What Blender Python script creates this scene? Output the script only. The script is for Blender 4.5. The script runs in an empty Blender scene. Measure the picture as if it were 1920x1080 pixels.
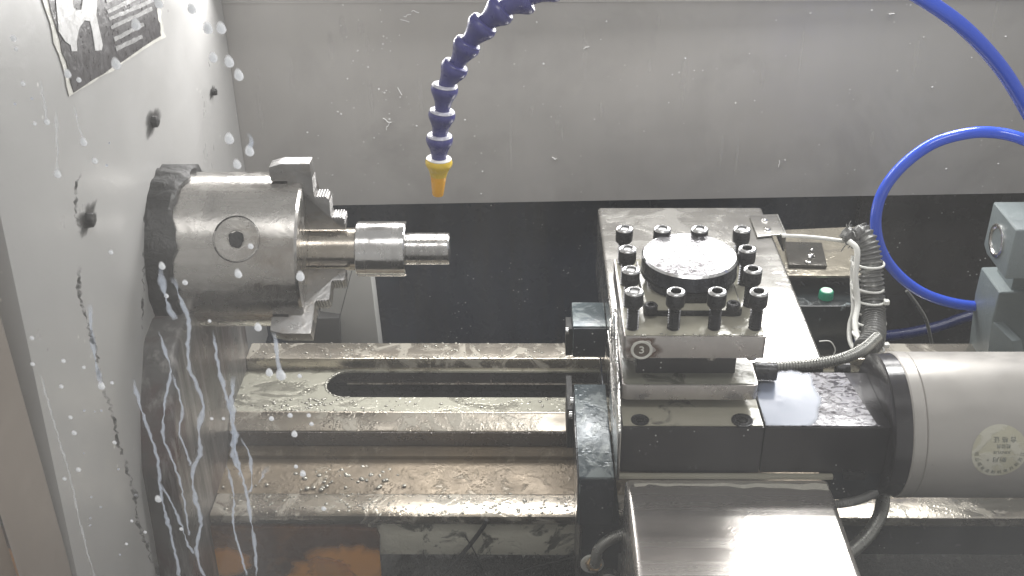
import bpy, bmesh, math, random
from mathutils import Vector, Matrix, noise
random.seed(7)
S = bpy.context.scene
COL = S.collection
rad = math.radians

# ------------------------------------------------------------------ camera
FPX = 2100.0
PITCH, YAW, ROLL = rad(30), rad(1.2), rad(0.6)
CAM = Vector((0, -1.0425, .5545))
F0 = Vector((-math.sin(YAW)*math.cos(PITCH), math.cos(YAW)*math.cos(PITCH), -math.sin(PITCH)))
R0 = Vector((math.cos(YAW), math.sin(YAW), 0)); U0 = R0.cross(F0)
RV = R0*math.cos(ROLL) - U0*math.sin(ROLL)
UV = R0*math.sin(ROLL) + U0*math.cos(ROLL)
cd = bpy.data.cameras.new('camera'); cam = bpy.data.objects.new('camera', cd); COL.objects.link(cam)
m3 = Matrix((RV, UV, -F0)).transposed()
cam.matrix_world = Matrix.Translation(CAM) @ m3.to_4x4()
cd.sensor_width = 36; cd.lens = 36*FPX/1920; cd.clip_start = .01; cd.clip_end = 50
S.camera = cam

# ------------------------------------------------------------------ light
W = bpy.data.worlds.new('World'); S.world = W; W.use_nodes = True
W.node_tree.nodes['Background'].inputs[0].default_value = (1, .995, .98, 1)
W.node_tree.nodes['Background'].inputs[1].default_value = .44
def lamp(name, loc, tgt, sx, sy, power, col=(1, 1, 1)):
    d = bpy.data.lights.new(name, 'AREA'); d.shape = 'RECTANGLE'; d.size = sx; d.size_y = sy
    d.energy = power; d.color = col
    o = bpy.data.objects.new(name, d); COL.objects.link(o); o.location = loc
    o.rotation_euler = (Vector(tgt)-Vector(loc)).to_track_quat('-Z', 'Y').to_euler()
    return o
lamp('work_light', (.50, .34, .52), (.22, -.5, -.1), .24, .22, 5.5, (1, 1, .98))
lamp('strip_light', (.07, .31, .235), (.08, -.25, -.1), .90, .09, 4.6, (1, .985, .975))
lamp('room_fill_light', (.15, -.75, 1.35), (.2, .38, .1), .8, .4, 9.5, (1, .985, .975))  # soft fill added to brighten the back sheet, no known fixture
S.view_settings.view_transform = 'Standard'; S.view_settings.look = 'None'
S.view_settings.exposure = .1; S.view_settings.gamma = 1
S.view_settings.use_curve_mapping = False
S.cycles.max_bounces = 8; S.cycles.transparent_max_bounces = 16

# ------------------------------------------------------------------ placing
def ray(x, y): return F0 + RV*((x-960)/FPX) + UV*((540-y)/FPX)
def at(x, y, ax, v):
    d = ray(x, y); return CAM + d*((v-CAM[ax])/d[ax])
def atX(x, y, v): return at(x, y, 0, v)
def atY(x, y, v): return at(x, y, 1, v)
def atZ(x, y, v): return at(x, y, 2, v)

# ------------------------------------------------------------------ objects
ORG = {}
def meta(o, label=None, cat=None, group=None, kind=None):
    if label: o['label'] = label
    if cat: o['category'] = cat
    if group: o['group'] = group
    if kind: o['kind'] = kind
    return o
def thing(name, loc, label, cat, group=None, kind=None):
    o = bpy.data.objects.new(name, None); COL.objects.link(o); o.location = loc
    o.empty_display_size = .01
    ORG[o.name] = Vector(loc); return meta(o, label, cat, group, kind)
def build(name, bm, mat, parent=None, label=None, cat=None, group=None, kind=None, smooth=35):
    if parent: org = ORG[parent.name]
    else:
        xs = [v.co for v in bm.verts]
        org = Vector(((min(v.x for v in xs)+max(v.x for v in xs))/2, (min(v.y for v in xs)+max(v.y for v in xs))/2, min(v.z for v in xs)))
    for v in bm.verts: v.co -= org
    me = bpy.data.meshes.new(name); bmesh.ops.recalc_face_normals(bm, faces=bm.faces[:]); bm.to_mesh(me); bm.free()
    if smooth:
        for p in me.polygons: p.use_smooth = True
        me.set_sharp_from_angle(angle=rad(smooth))
    me.materials.append(mat)
    o = bpy.data.objects.new(name, me); COL.objects.link(o)
    if parent: o.parent = parent
    else: o.location = org
    ORG[o.name] = org
    return meta(o, label, cat, group, kind)

def box(x0, x1, y0, y1, z0, z1, bev=.0008, seg=2, bm=None):
    own = bm is None; b = bmesh.new()
    bmesh.ops.create_cube(b, size=1)
    for v in b.verts: v.co = Vector(((x0+x1)/2+v.co.x*(x1-x0), (y0+y1)/2+v.co.y*(y1-y0), (z0+z1)/2+v.co.z*(z1-z0)))
    if bev: bmesh.ops.bevel(b, geom=b.edges[:], offset=bev, segments=seg, profile=.6, affect='EDGES')
    if own: return b
    return join(bm, b)
def join(a, b):
    t = bpy.data.meshes.new('t'); b.to_mesh(t); b.free(); a.from_mesh(t); bpy.data.meshes.remove(t); return a
def prism(pts, vec, bev=0, seg=2):
    b = bmesh.new(); vs = [b.verts.new(p) for p in pts]; f = b.faces.new(vs)
    r = bmesh.ops.extrude_face_region(b, geom=[f])
    bmesh.ops.translate(b, vec=Vector(vec), verts=[g for g in r['geom'] if isinstance(g, bmesh.types.BMVert)])
    bmesh.ops.recalc_face_normals(b, faces=b.faces[:])
    if bev:
        es = [e for e in b.edges if len(e.link_faces) == 2 and e.calc_face_angle(0) > .3]
        bmesh.ops.bevel(b, geom=es, offset=bev, segments=seg, profile=.6, affect='EDGES')
    return b
def lathe(prof, origin, axis, n=48, closed=True):
    """prof: list of (t along axis, radius)"""
    a = Vector(axis).normalized(); u = a.orthogonal().normalized(); w = a.cross(u); o = Vector(origin)
    b = bmesh.new(); rings = []
    for t, r in prof:
        if r < 1e-7: rings.append([b.verts.new(o+a*t)])
        else: rings.append([b.verts.new(o+a*t+(u*math.cos(2*math.pi*k/n)+w*math.sin(2*math.pi*k/n))*r) for k in range(n)])
    for r0, r1 in zip(rings, rings[1:]):
        for k in range(n):
            q = (k+1) % n
            if len(r0) == 1 and len(r1) == 1: continue
            if len(r0) == 1: b.faces.new((r0[0], r1[k], r1[q]))
            elif len(r1) == 1: b.faces.new((r0[k], r0[q], r1[0]))
            else: b.faces.new((r0[k], r0[q], r1[q], r1[k]))
    return b
def cyl(p0, p1, r, n=32, bev=None):
    p0 = Vector(p0); p1 = Vector(p1); L = (p1-p0).length; c = bev if bev is not None else min(r*.08, L*.2)
    return lathe([(0, 0), (0, r-c), (c, r), (L-c, r), (L, r-c), (L, 0)], p0, p1-p0, n)
def spline(pts, sub=8):
    pts = [Vector(p) for p in pts]; P = [pts[0]*2-pts[1]]+pts+[pts[-1]*2-pts[-2]]; out = []
    for i in range(1, len(P)-2):
        for k in range(sub):
            t = k/sub; a, b, c, d = P[i-1], P[i], P[i+1], P[i+2]
            out.append(.5*((2*b)+(c-a)*t+(2*a-5*b+4*c-d)*t*t+(3*b-a-3*c+d)*t**3))
    out.append(pts[-1]); return out
def tube(pts, r, n=14, sub=8, rf=None, flat=None, smoothpts=True):
    """rf(s, i) multiplies the radius at arc length s"""
    P = spline(pts, sub) if smoothpts else [Vector(p) for p in pts]
    b = bmesh.new(); rings = []; s = 0; FL = b.verts.layers.float.new('film') if flat is not None else None
    up = (P[1]-P[0]).orthogonal().normalized()
    if flat is not None: up = Vector(flat)
    for i, p in enumerate(P):
        t = (P[min(i+1, len(P)-1)]-P[max(i-1, 0)]).normalized()
        if flat is not None: up = Vector(flat)
        up = (up-t*up.dot(t)).normalized(); w = t.cross(up)
        if i: s += (p-P[i-1]).length
        rr = r*(rf(s, i) if rf else 1); fl = .3 if flat is not None else 1
        rings.append([b.verts.new(p+up*math.cos(2*math.pi*k/n)*rr*fl+w*math.sin(2*math.pi*k/n)*rr) for k in range(n)])
        if FL:
            for k in range(n): rings[-1][k][FL] = max(0, abs(math.cos(2*math.pi*k/n)))**1.3*min(1, (i+.2)/4, (len(P)-1-i+1.5)/3)
    for a, c in zip(rings, rings[1:]):
        for k in range(n): b.faces.new((a[k], a[(k+1) % n], c[(k+1) % n], c[k]))
    b.faces.new(rings[0][::-1]); b.faces.new(rings[-1]); return b
def resample(pts, step):
    P = spline(pts, 12); out = [P[0]]; acc = 0
    for a, c in zip(P, P[1:]):
        L = (c-a).length
        while acc+L >= step:
            q = (step-acc)/L; a = a.lerp(c, q); L = (c-a).length; out.append(a.copy()); acc = 0
        acc += L
    return out
def coil(pts, r, pitch=.0036, amp=.16, n=16):
    P = resample(pts, pitch/6)
    return tube(P, r, n=n, smoothpts=False, rf=lambda s, i: 1+amp*math.sin(i*2*math.pi/6))
def text_mesh(s, size, ext=0.0):
    c = bpy.data.curves.new('txt', 'FONT'); c.body = s; c.size = size; c.align_x = 'CENTER'; c.align_y = 'CENTER'; c.extrude = ext; c.resolution_u = 3
    o = bpy.data.objects.new('txt', c); COL.objects.link(o)
    dg = bpy.context.evaluated_depsgraph_get(); dg.update()
    me = bpy.data.meshes.new_from_object(o.evaluated_get(dg)); b = bmesh.new(); b.from_mesh(me)
    bpy.data.objects.remove(o); bpy.data.curves.remove(c); bpy.data.meshes.remove(me); return b
def dup(o, off, parent=None):
    c = o.copy(); COL.objects.link(c); c.parent = parent if parent else o.parent
    if off is not None: c.location = o.location+Vector(off)
    for ch in list(o.children):
        if ch.users_collection: dup(ch, None, c)
    return c

# ------------------------------------------------------------------ materials
def nn(nt, t, **kw):
    n = nt.nodes.new(t)
    for k, v in kw.items():
        if k.startswith('i_'): n.inputs[k[2:].replace('_', ' ')].default_value = v
        else: setattr(n, k, v)
    return n
def ramp(nt, src, a, b, lo=0., hi=1.):
    m = nn(nt, 'ShaderNodeMapRange'); m.inputs['From Min'].default_value = a; m.inputs['From Max'].default_value = b
    m.inputs['To Min'].default_value = lo; m.inputs['To Max'].default_value = hi
    nt.links.new(src, m.inputs['Value']); return m.outputs[0]
def coords(nt, scale=(1, 1, 1)):
    tc = nn(nt, 'ShaderNodeTexCoord'); mp = nn(nt, 'ShaderNodeMapping'); mp.inputs['Scale'].default_value = scale
    nt.links.new(tc.outputs['Object'], mp.inputs[0]); return mp.outputs[0]
def noi(nt, vec, scale, detail=4, rough=.55, dist=0):
    n = nn(nt, 'ShaderNodeTexNoise'); n.inputs['Scale'].default_value = scale; n.inputs['Detail'].default_value = detail
    n.inputs['Roughness'].default_value = rough; n.inputs['Distortion'].default_value = dist
    nt.links.new(vec, n.inputs['Vector']); return n.outputs['Fac']
def mixc(nt, f, a, b):
    m = nn(nt, 'ShaderNodeMix', data_type='RGBA')
    if isinstance(f, float): m.inputs[0].default_value = f
    else: nt.links.new(f, m.inputs[0])
    for s, v in ((6, a), (7, b)):
        if isinstance(v, tuple): m.inputs[s].default_value = (*v, 1)
        else: nt.links.new(v, m.inputs[s])
    return m.outputs[2]
def mixf(nt, f, a, b):
    m = nn(nt, 'ShaderNodeMix', data_type='FLOAT')
    nt.links.new(f, m.inputs[0])
    for s, v in ((2, a), (3, b)):
        if isinstance(v, (int, float)): m.inputs[s].default_value = v
        else: nt.links.new(v, m.inputs[s])
    return m.outputs[0]
def mat(name, col, metal=0., rough=.5, var=.12, vscale=30, col2=None, c2=(.5, .65), c2scale=25, c2stretch=(1, 1, 1),
        brush=None, brush_amt=.15, drops=0, dscale=260, wave=0, wscale=60, milk=0, milkcol=(.62, .61, .53), mscale=35, mstretch=(1, 1, 1),
        mthr=.5, rvar=.12, coat=0, streak=None, streakcol=(.1, .1, .1), speck=0, speckcol=(.75, .75, .72), speckscale=130, base_n=True, mrough=.12, spec=.5, grain=.12, mbump=.5):
    m = bpy.data.materials.new(name); m.use_nodes = True; nt = m.node_tree; L = nt.links
    p = nt.nodes['Principled BSDF']; v = coords(nt)
    n1 = noi(nt, v, vscale, 6, .6)
    c = mixc(nt, ramp(nt, n1, .3, .7), tuple(x*(1-var) for x in col), tuple(min(1, x*(1+var)) for x in col))
    met = None; rg = ramp(nt, noi(nt, v, vscale*2.3, 5, .6), .3, .7, max(.02, rough-rvar), rough+rvar)
    if col2:
        f = ramp(nt, noi(nt, coords(nt, c2stretch), c2scale, 6, .65, .4), c2[0], c2[1]); c = mixc(nt, f, c, col2)
    if brush:
        bn = noi(nt, coords(nt, brush), 90, 3, .5)
        c = mixc(nt, ramp(nt, bn, .3, .7, 0, brush_amt*1.4), c, tuple(x*.55 for x in col))
        rg2 = nn(nt, 'ShaderNodeMath', operation='ADD'); L.new(rg, rg2.inputs[0]); L.new(ramp(nt, bn, .3, .7, -brush_amt*.4, brush_amt*.4), rg2.inputs[1]); rg = rg2.outputs[0]
    if streak:
        f = ramp(nt, noi(nt, coords(nt, streak), 40, 6, .7), .52, .68, 0, .85); c = mixc(nt, f, c, streakcol)
    if speck:
        vo = nn(nt, 'ShaderNodeTexVoronoi'); vo.inputs['Scale'].default_value = speckscale; L.new(v, vo.inputs['Vector'])
        sm = nn(nt, 'ShaderNodeMath', operation='MULTIPLY'); L.new(ramp(nt, vo.outputs['Distance'], .06, .16, 1, 0), sm.inputs[0])
        L.new(ramp(nt, noi(nt, v, speckscale*.22, 2), .62-speck*.15, .66-speck*.15), sm.inputs[1]); c = mixc(nt, sm.outputs[0], c, speckcol)
    if milk:
        f = ramp(nt, noi(nt, coords(nt, mstretch), mscale, 7, .62, .8), mthr-.03, mthr+.04, 0, milk)
        c = mixc(nt, f, c, milkcol); rg = mixf(nt, f, rg, mrough); met = mixf(nt, f, metal, 0.)
    L.new(c, p.inputs['Base Color']); L.new(rg, p.inputs['Roughness'])
    if met is not None: L.new(met, p.inputs['Metallic'])
    else: p.inputs['Metallic'].default_value = metal
    p.inputs['Coat Weight'].default_value = coat; p.inputs['Coat Roughness'].default_value = .06
    p.inputs['Specular IOR Level'].default_value = spec
    # bump: fine grain + droplets + wet film
    h = ramp(nt, noi(nt, v, 300, 2), 0, 1, 0, grain)
    def add(a, b):
        q = nn(nt, 'ShaderNodeMath', operation='ADD'); L.new(a, q.inputs[0]); L.new(b, q.inputs[1]); return q.outputs[0]
    if wave: h = add(h, ramp(nt, noi(nt, v, wscale, 5, .6, 1.2), .2, .8, 0, wave))
    if milk: h = add(h, ramp(nt, f, 0, max(milk, .01), 0, mbump))
    if drops:
        vo = nn(nt, 'ShaderNodeTexVoronoi', feature='SMOOTH_F1'); vo.inputs['Scale'].default_value = dscale; vo.inputs['Smoothness'].default_value = .3
        L.new(v, vo.inputs['Vector'])
        q = nn(nt, 'ShaderNodeMath', operation='MULTIPLY'); L.new(ramp(nt, vo.outputs['Distance'], .12, .42, 1, 0), q.inputs[0])
        L.new(ramp(nt, noi(nt, v, dscale*.13, 3), .48, .6, 0, drops), q.inputs[1]); h = add(h, q.outputs[0])
    bp = nn(nt, 'ShaderNodeBump'); bp.inputs['Strength'].default_value = .55; bp.inputs['Distance'].default_value = .0012
    L.new(h, bp.inputs['Height']); L.new(bp.outputs[0], p.inputs['Normal'])
    return m
M = {}
M['panel'] = mat('brushed_sheet', (.46, .445, .43), .35, .42, .05, 6, brush=(1, 1, .02), brush_amt=.035, speck=.1, speckscale=90, col2=(.37, .357, .345), c2=(.5, .75), c2scale=7)
M['wallpaint'] = mat('wet_grey_paint', (.42, .417, .41), .0, .38, .03, 5, speck=.2, speckscale=70, wave=.3, wscale=25, coat=.03)
M['recess'] = mat('dark_blue_enamel', (.030, .037, .055), 0, .25, .3, 12, streak=(1, 1, .1), streakcol=(.04, .04, .042), speck=.15, speckscale=110, coat=.3, grain=0)
M['recess2'] = mat('dark_brown_enamel', (.05, .047, .044), 0, .25, .3, 14, speck=.15, speckscale=110, coat=.2, grain=0)
M['steel'] = mat('turned_steel', (.64, .62, .59), 1, .25, .06, 20, brush=(.02, 1, 1), brush_amt=.25, col2=(.52, .47, .40), c2=(.55, .75), c2scale=14, c2stretch=(.3, 1, 1), wave=.5, wscale=40)
M['steel_bright'] = mat('bright_turned_steel', (.74, .73, .72), 1, .24, .04, 20, brush=(1, .01, .01), brush_amt=.3)
M['steel_brown'] = mat('brown_wet_steel', (.58, .53, .46), 1, .25, .15, 25, brush=(.04, 1, 1), brush_amt=.2)
M['jaw'] = mat('jaw_steel', (.33, .325, .32), .85, .36, .1, 50, wave=.5, wscale=90, col2=(.28, .26, .24), c2=(.5, .7), c2scale=60)
for k_ in ('steel', 'steel_bright', 'steel_brown'):
    nt = M[k_].node_tree; p = nt.nodes['Principled BSDF']; p.inputs['Anisotropic'].default_value = .7; p.inputs['Anisotropic Rotation'].default_value = .25
    tg = nt.nodes.new('ShaderNodeTangent'); tg.direction_type = 'RADIAL'; tg.axis = 'X'; nt.links.new(tg.outputs[0], p.inputs['Tangent'])
M['way'] = mat('wet_ground_way', (.66, .61, .53), .9, .24, .1, 10, brush=(.015, 1, 1), mbump=.2, brush_amt=.2, drops=.3, dscale=230, wave=.25, wscale=35, col2=(.52, .46, .37), c2=(.48, .66), c2scale=9, c2stretch=(.35, 1, 1), milk=.6, milkcol=(.60, .57, .49), mscale=28, mthr=.54)
M['waydark'] = mat('wet_dark_way', (.20, .185, .18), .8, .28, .2, 14, brush=(.015, 1, 1), brush_amt=.2, drops=1, dscale=260, wave=.5, wscale=40)
M['waybrown'] = mat('brown_coolant_way', (.19, .152, .105), .4, .34, .25, 14, drops=.5, dscale=200, wave=.6, wscale=60, milk=.5, milkcol=(.31, .27, .20), mscale=45, mthr=.6)
M['plate'] = mat('milky_bed_plate', (.36, .35, .29), .6, .24, .2, 16, mbump=.25, wave=.5, wscale=55, milk=.65, milkcol=(.62, .61, .51), mscale=35, mthr=.46, mstretch=(.5, 1, 1), drops=.8, dscale=210)
M['slot'] = mat('slot_shade_black', (.03, .029, .03), .1, .3, .3, 30, wave=.5, wscale=80, grain=0)  # shade inside the slot put into a black colour
M['cover'] = mat('stainless_cover', (.62, .61, .58), 1, .26, .04, 8, brush=(.02, 1, 1), brush_amt=.10, rvar=.05, speck=.15, speckscale=120, wave=.08, wscale=30, milk=.18, milkcol=(.5, .5, .46), mscale=12, mthr=.6, grain=0)
M['cover_front'] = mat('stainless_wet_cover', (.53, .50, .475), .75, .25, .05, 8, brush=(.012, 1, 1), brush_amt=.22, rvar=.03, drops=.05, dscale=330, wave=.08, wscale=50, grain=0)
M['black'] = mat('blackened_steel', (.035, .035, .038), .55, .3, .3, 60, wave=.5, wscale=120, rvar=.1, grain=0)
M['blockblack'] = mat('black_wet_casting', (.030, .028, .031), .1, .22, .15, 30, wave=.15, wscale=40, rvar=.06, speck=.1, speckscale=160, grain=0)
M['creamtop'] = mat('coolant_covered_top', (.16, .15, .13), .3, .2, .2, 30, milk=.9, milkcol=(.35, .335, .27), mscale=22, mthr=.36, wave=.4, wscale=40)
M['speckletop'] = mat('speckled_wet_top', (.05, .045, .055), .2, .1, .2, 40, milk=.9, milkcol=(.36, .355, .38), mscale=170, mthr=.48, mbump=.2, mstretch=(.7, 1.2, 1), wave=.5, wscale=60, grain=0)
M['puddle'] = mat('milky_puddle', (.50, .55, .64), 0, .1, .06, 25, wave=.4, wscale=35, coat=.5, grain=0)
M['flange'] = mat('stained_flange_steel', (.50, .47, .45), .75, .32, .08, 30, wave=.35, wscale=60, col2=(.30, .27, .24), c2=(.6, .75), c2scale=40)
M['cap'] = mat('wet_cap_steel', (.42, .41, .43), .85, .16, .2, 90, drops=1.2, dscale=330, wave=.7, wscale=90, milk=.6, milkcol=(.42, .42, .43), mscale=80, mthr=.53, mrough=.3, speck=.3, speckscale=420, speckcol=(.6, .6, .6), grain=0)
M['capside'] = mat('blued_cap_side', (.06, .063, .08), .65, .22, .3, 50, wave=.6, wscale=90, milk=.3, milkcol=(.3, .3, .32), mscale=60, mthr=.64)
M['teal'] = mat('teal_wet_casting', (.065, .088, .10), .15, .2, .2, 40, wave=.15, wscale=50, drops=.4, dscale=180, milk=.55, milkcol=(.30, .34, .34), mscale=32, mthr=.54, mbump=.1, mrough=.25)
M['navy'] = mat('navy_casting', (.022, .026, .034), .1, .2, .2, 30, wave=.3, wscale=50, speck=.3, speckscale=140, grain=0)
M['greycast'] = mat('grey_green_cast', (.17, .20, .205), 0, .4, .06, 20, wave=.6, wscale=220, speck=.1, speckscale=120)
M['motor'] = mat('silver_motor_paint', (.43, .41, .385), .3, .42, .05, 14, speck=.2, speckscale=160, speckcol=(.2, .19, .18), brush=(.04, 1, 1), brush_amt=.04, grain=0)
M['rubber'] = mat('black_rubber', (.012, .012, .012), 0, .6, .2, 40)
M['blue'] = mat('blue_air_hose', (.022, .085, .62), 0, .22, .05, 20, coat=.3, rvar=.04, wave=.1, grain=0)
M['loc'] = mat('blue_segment_plastic', (.04, .04, .19), 0, .3, .12, 40, wave=.3, wscale=150, speck=.2, speckscale=300, rvar=.08)
M['locrim'] = mat('milky_wet_rim', (.45, .45, .52), 0, .2, .3, 200, wave=.8, wscale=200)
M['yellow'] = mat('yellow_nozzle_plastic', (.72, .50, .03), 0, .3, .08, 60, wave=.2)
M['orange'] = mat('amber_tip_plastic', (.90, .44, .01), 0, .3, .05, 60)
M['chrome'] = mat('chrome', (.75, .74, .72), 1, .12, .05, 60, wave=.8, wscale=120)
M['conduit'] = mat('ribbed_grey_conduit', (.15, .15, .145), .2, .35, .2, 60, col2=(.45, .45, .42), c2=(.58, .72), c2scale=60)
M['steelconduit'] = mat('steel_conduit', (.36, .36, .34), .8, .3, .1, 60, rvar=.08)
M['white'] = mat('white_plastic', (.72, .72, .68), 0, .35, .06, 60)
M['brass'] = mat('brass_fitting', (.55, .40, .24), .9, .28, .1, 60)
M['green'] = mat('green_button', (.01, .30, .17), 0, .3, .08, 60)
M['mint'] = mat('pale_green_cap', (.55, .75, .62), 0, .3, .05, 60)
M['rust'] = mat('rusty_wet_sheet', (.60, .23, .03), .1, .3, .3, 12, col2=(.12, .05, .02), c2=(.5, .66), c2scale=14, wave=.4, wscale=30)
M['swarf'] = mat('swarf_sludge', (.028, .028, .025), .3, .35, .5, 90, milk=.4, milkcol=(.14, .145, .12), mscale=60, mthr=.6, wave=2, wscale=160)
M['milkwall'] = mat('milky_bed_side', (.20, .20, .17), .3, .15, .2, 30, milk=.9, milkcol=(.80, .78, .66), mscale=26, mthr=.45, wave=1.4, wscale=45, drops=.5, dscale=200)
M['headbase'] = mat('dark_headstock_paint', (.10, .097, .094), .2, .36, .4, 14, col2=(.085, .05, .048), c2=(.48, .62), c2scale=9, streak=(1, 1, .06), streakcol=(.32, .31, .30), wave=1.2, wscale=40, grain=0)
M['brownpost'] = mat('taupe_door_post', (.235, .205, .18), 0, .45, .05, 8)
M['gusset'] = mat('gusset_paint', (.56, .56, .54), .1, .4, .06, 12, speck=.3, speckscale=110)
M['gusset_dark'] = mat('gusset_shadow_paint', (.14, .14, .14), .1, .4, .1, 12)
M['labelblack'] = mat('label_black', (.045, .042, .046), 0, .35, .2, 50, wave=.6, wscale=70)
M['labelwhite'] = mat('label_white', (.74, .74, .74), 0, .3, .08, 40, wave=.6, wscale=70)
M['labelgrey'] = mat('label_print', (.33, .33, .33), 0, .35, .35, 150, wave=.8, wscale=120)
M['labeledge'] = mat('label_edge', (.68, .67, .62), 0, .35, .1, 60, wave=.8, wscale=90)
M['paper'] = mat('aged_sticker', (.50, .48, .37), 0, .45, .06, 60, milk=.6, milkcol=(.60, .59, .52), mscale=50, mthr=.5, mrough=.5)
M['ink'] = mat('sticker_ink', (.13, .15, .14), 0, .6, .3, 200)
M['dirt'] = mat('grease', (.009, .009, .009), 0, .42, .4, 90, wave=1.5, wscale=110, grain=0)
M['screwtop'] = mat('screw_steel', (.10, .10, .105), .85, .22, .2, 80)
M['rim'] = mat('rim_glint_steel', (.68, .68, .68), .9, .2, .1, 80)  # bright steel; glints on screw heads are put into its colour
M['redrust'] = mat('rust_stain', (.16, .09, .06), .2, .5, .4, 120)

def glassmat(name, col, alpha, rough=.1, sharp=False, trans=.6):
    m = bpy.data.materials.new(name); m.use_nodes = True; nt = m.node_tree; L = nt.links
    p = nt.nodes['Principled BSDF']; p.inputs['Base Color'].default_value = (*col, 1); p.inputs['Roughness'].default_value = rough
    v = coords(nt); f = ramp(nt, noi(nt, v, 160, 5, .6), .25, .75, alpha*.6, min(1, alpha*1.3))
    if sharp: f = ramp(nt, noi(nt, v, 110, 4, .6), .44, .6, 0, alpha)
    at_ = nn(nt, 'ShaderNodeAttribute', attribute_name='film'); fm = nn(nt, 'ShaderNodeMath', operation='MULTIPLY'); L.new(f, fm.inputs[0]); L.new(at_.outputs['Fac'], fm.inputs[1]); f = fm.outputs[0]
    tl = nn(nt, 'ShaderNodeBsdfTranslucent'); tl.inputs[0].default_value = (*col, 1)
    ma = nn(nt, 'ShaderNodeMixShader'); ma.inputs[0].default_value = trans; L.new(p.outputs[0], ma.inputs[1]); L.new(tl.outputs[0], ma.inputs[2])
    tp_ = nn(nt, 'ShaderNodeBsdfTransparent'); mb = nn(nt, 'ShaderNodeMixShader'); L.new(f, mb.inputs[0]); L.new(tp_.outputs[0], mb.inputs[1]); L.new(ma.outputs[0], mb.inputs[2])
    L.new(mb.outputs[0], nt.nodes['Material Output'].inputs[0]); return m
M['milkdrop'] = glassmat('milky_drop', (.95, .97, 1), 1.3)
M['milkrun'] = glassmat('milky_run', (.66, .72, .82), .50)
M['faintrun'] = glassmat('faint_run', (.80, .83, .86), .32)
M['darkrun'] = glassmat('clear_run_refraction', (.05, .05, .05), .8, sharp=True)  # clear liquid, its dark refraction put into the colour
M['bubble'] = mat('clear_bubble', (.42, .41, .36), .5, .08, .3, 200)
M['grease_smear'] = glassmat('grease_smear', (.015, .014, .013), 1.7, .5, trans=0)
M['dried'] = glassmat('dried_coolant', (.60, .59, .57), .28, .5, trans=0)
M['amber'] = glassmat('amber_rust', (.85, .36, .05), 2.2, .4, trans=0)
def soft_patch(c, u, w, ru, rw, n=48, p=3, amp=.35):
    g = bmesh.new(); F_ = g.verts.layers.float.new('film'); c0 = g.verts.new(c); c0[F_] = 1; prev = None
    for q in (.2, .4, .55, .7, .82, .92, 1.0):
        ring = []
        for t in range(n):
            a = t/n*2*math.pi; k_ = 1+amp*noise.noise(Vector((math.cos(a)*1.6+c.x*90, math.sin(a)*1.6, c.z*90)))+amp*.4*noise.noise(Vector((math.cos(a)*5, math.sin(a)*5, c.x*70)))
            v = g.verts.new(c+u*math.cos(a)*ru*k_*q+w*math.sin(a)*rw*k_*q); v[F_] = max(0, 1-q**p); ring.append(v)
        for t in range(n):
            if prev is None: g.faces.new((c0, ring[t], ring[(t+1) % n]))
            else: g.faces.new((prev[t], ring[t], ring[(t+1) % n], prev[(t+1) % n]))
        prev = ring
    return g
# window pane: clear acrylic with a thin uneven film of dried coolant, also added as haze to lift blacks
pm = bpy.data.materials.new('window_acrylic'); pm.use_nodes = True; nt = pm.node_tree; L = nt.links
for n in list(nt.nodes):
    if n.type != 'OUTPUT_MATERIAL': nt.nodes.remove(n)
out = nt.nodes['Material Output']
tr = nn(nt, 'ShaderNodeBsdfTransparent'); tr.inputs[0].default_value = (.988, .988, .984, 1)
gl = nn(nt, 'ShaderNodeBsdfGlossy'); gl.inputs['Roughness'].default_value = .03
df = nn(nt, 'ShaderNodeBsdfDiffuse'); df.inputs[0].default_value = (.80, .80, .80, 1)
fr = nn(nt, 'ShaderNodeFresnel'); fr.inputs[0].default_value = 1.25
m1 = nn(nt, 'ShaderNodeMixShader'); L.new(fr.outputs[0], m1.inputs[0]); L.new(tr.outputs[0], m1.inputs[1]); L.new(gl.outputs[0], m1.inputs[2])
tc = nn(nt, 'ShaderNodeTexCoord'); sx = nn(nt, 'ShaderNodeSeparateXYZ'); L.new(tc.outputs['Object'], sx.inputs[0])
film = ramp(nt, sx.outputs[0], -.32, -.08, .09, .045)
fn = ramp(nt, noi(nt, coords(nt, (1, 1, .35)), 9, 5, .6), .3, .7, .6, 1.4)
mu = nn(nt, 'ShaderNodeMath', operation='MULTIPLY'); L.new(film, mu.inputs[0]); L.new(fn, mu.inputs[1])
m2 = nn(nt, 'ShaderNodeMixShader'); L.new(mu.outputs[0], m2.inputs[0]); L.new(m1.outputs[0], m2.inputs[1]); L.new(df.outputs[0], m2.inputs[2])
L.new(m2.outputs[0], out.inputs[0]); M['pane'] = pm

# ================================================================== ENCLOSURE
YB = .38
a0 = atY(405, 0, YB); a1 = atY(470, 320, YB)
xc = (a0.x+a1.x)/2
zl = atY(640, 385, YB).z; zr = atY(1920, 362, YB).z
k = (zr-zl)/(atY(1920, 362, YB).x-atY(640, 385, YB).x)
def zb(x): return zl+k*(x-atY(640, 385, YB).x)
bp = thing('back_panel', (.2, YB, -.12), 'brushed grey stainless sheet forming the back of the enclosure above the dark recess', 'metal panel')
build('sheet', prism([(xc-.01, YB, zb(xc)), (1.3, YB, zb(1.3)), (1.3, YB, .95), (xc-.01, YB, .95)], (0, .003, 0)), M['panel'], bp)
build('folded_lip', prism([(xc-.01, YB+.0032, zb(xc)+.0015), (1.3, YB+.0032, zb(1.3)+.0015), (1.3, YB+.03, zb(1.3)+.0015), (xc-.01, YB+.03, zb(xc)+.0015)], (0, 0, .002)), M['panel'], bp)
build('fold_line', box(xc, 1.29, YB-.0012, YB-.0002, .1545, .1565, .0004), M['panel'], bp)
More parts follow.
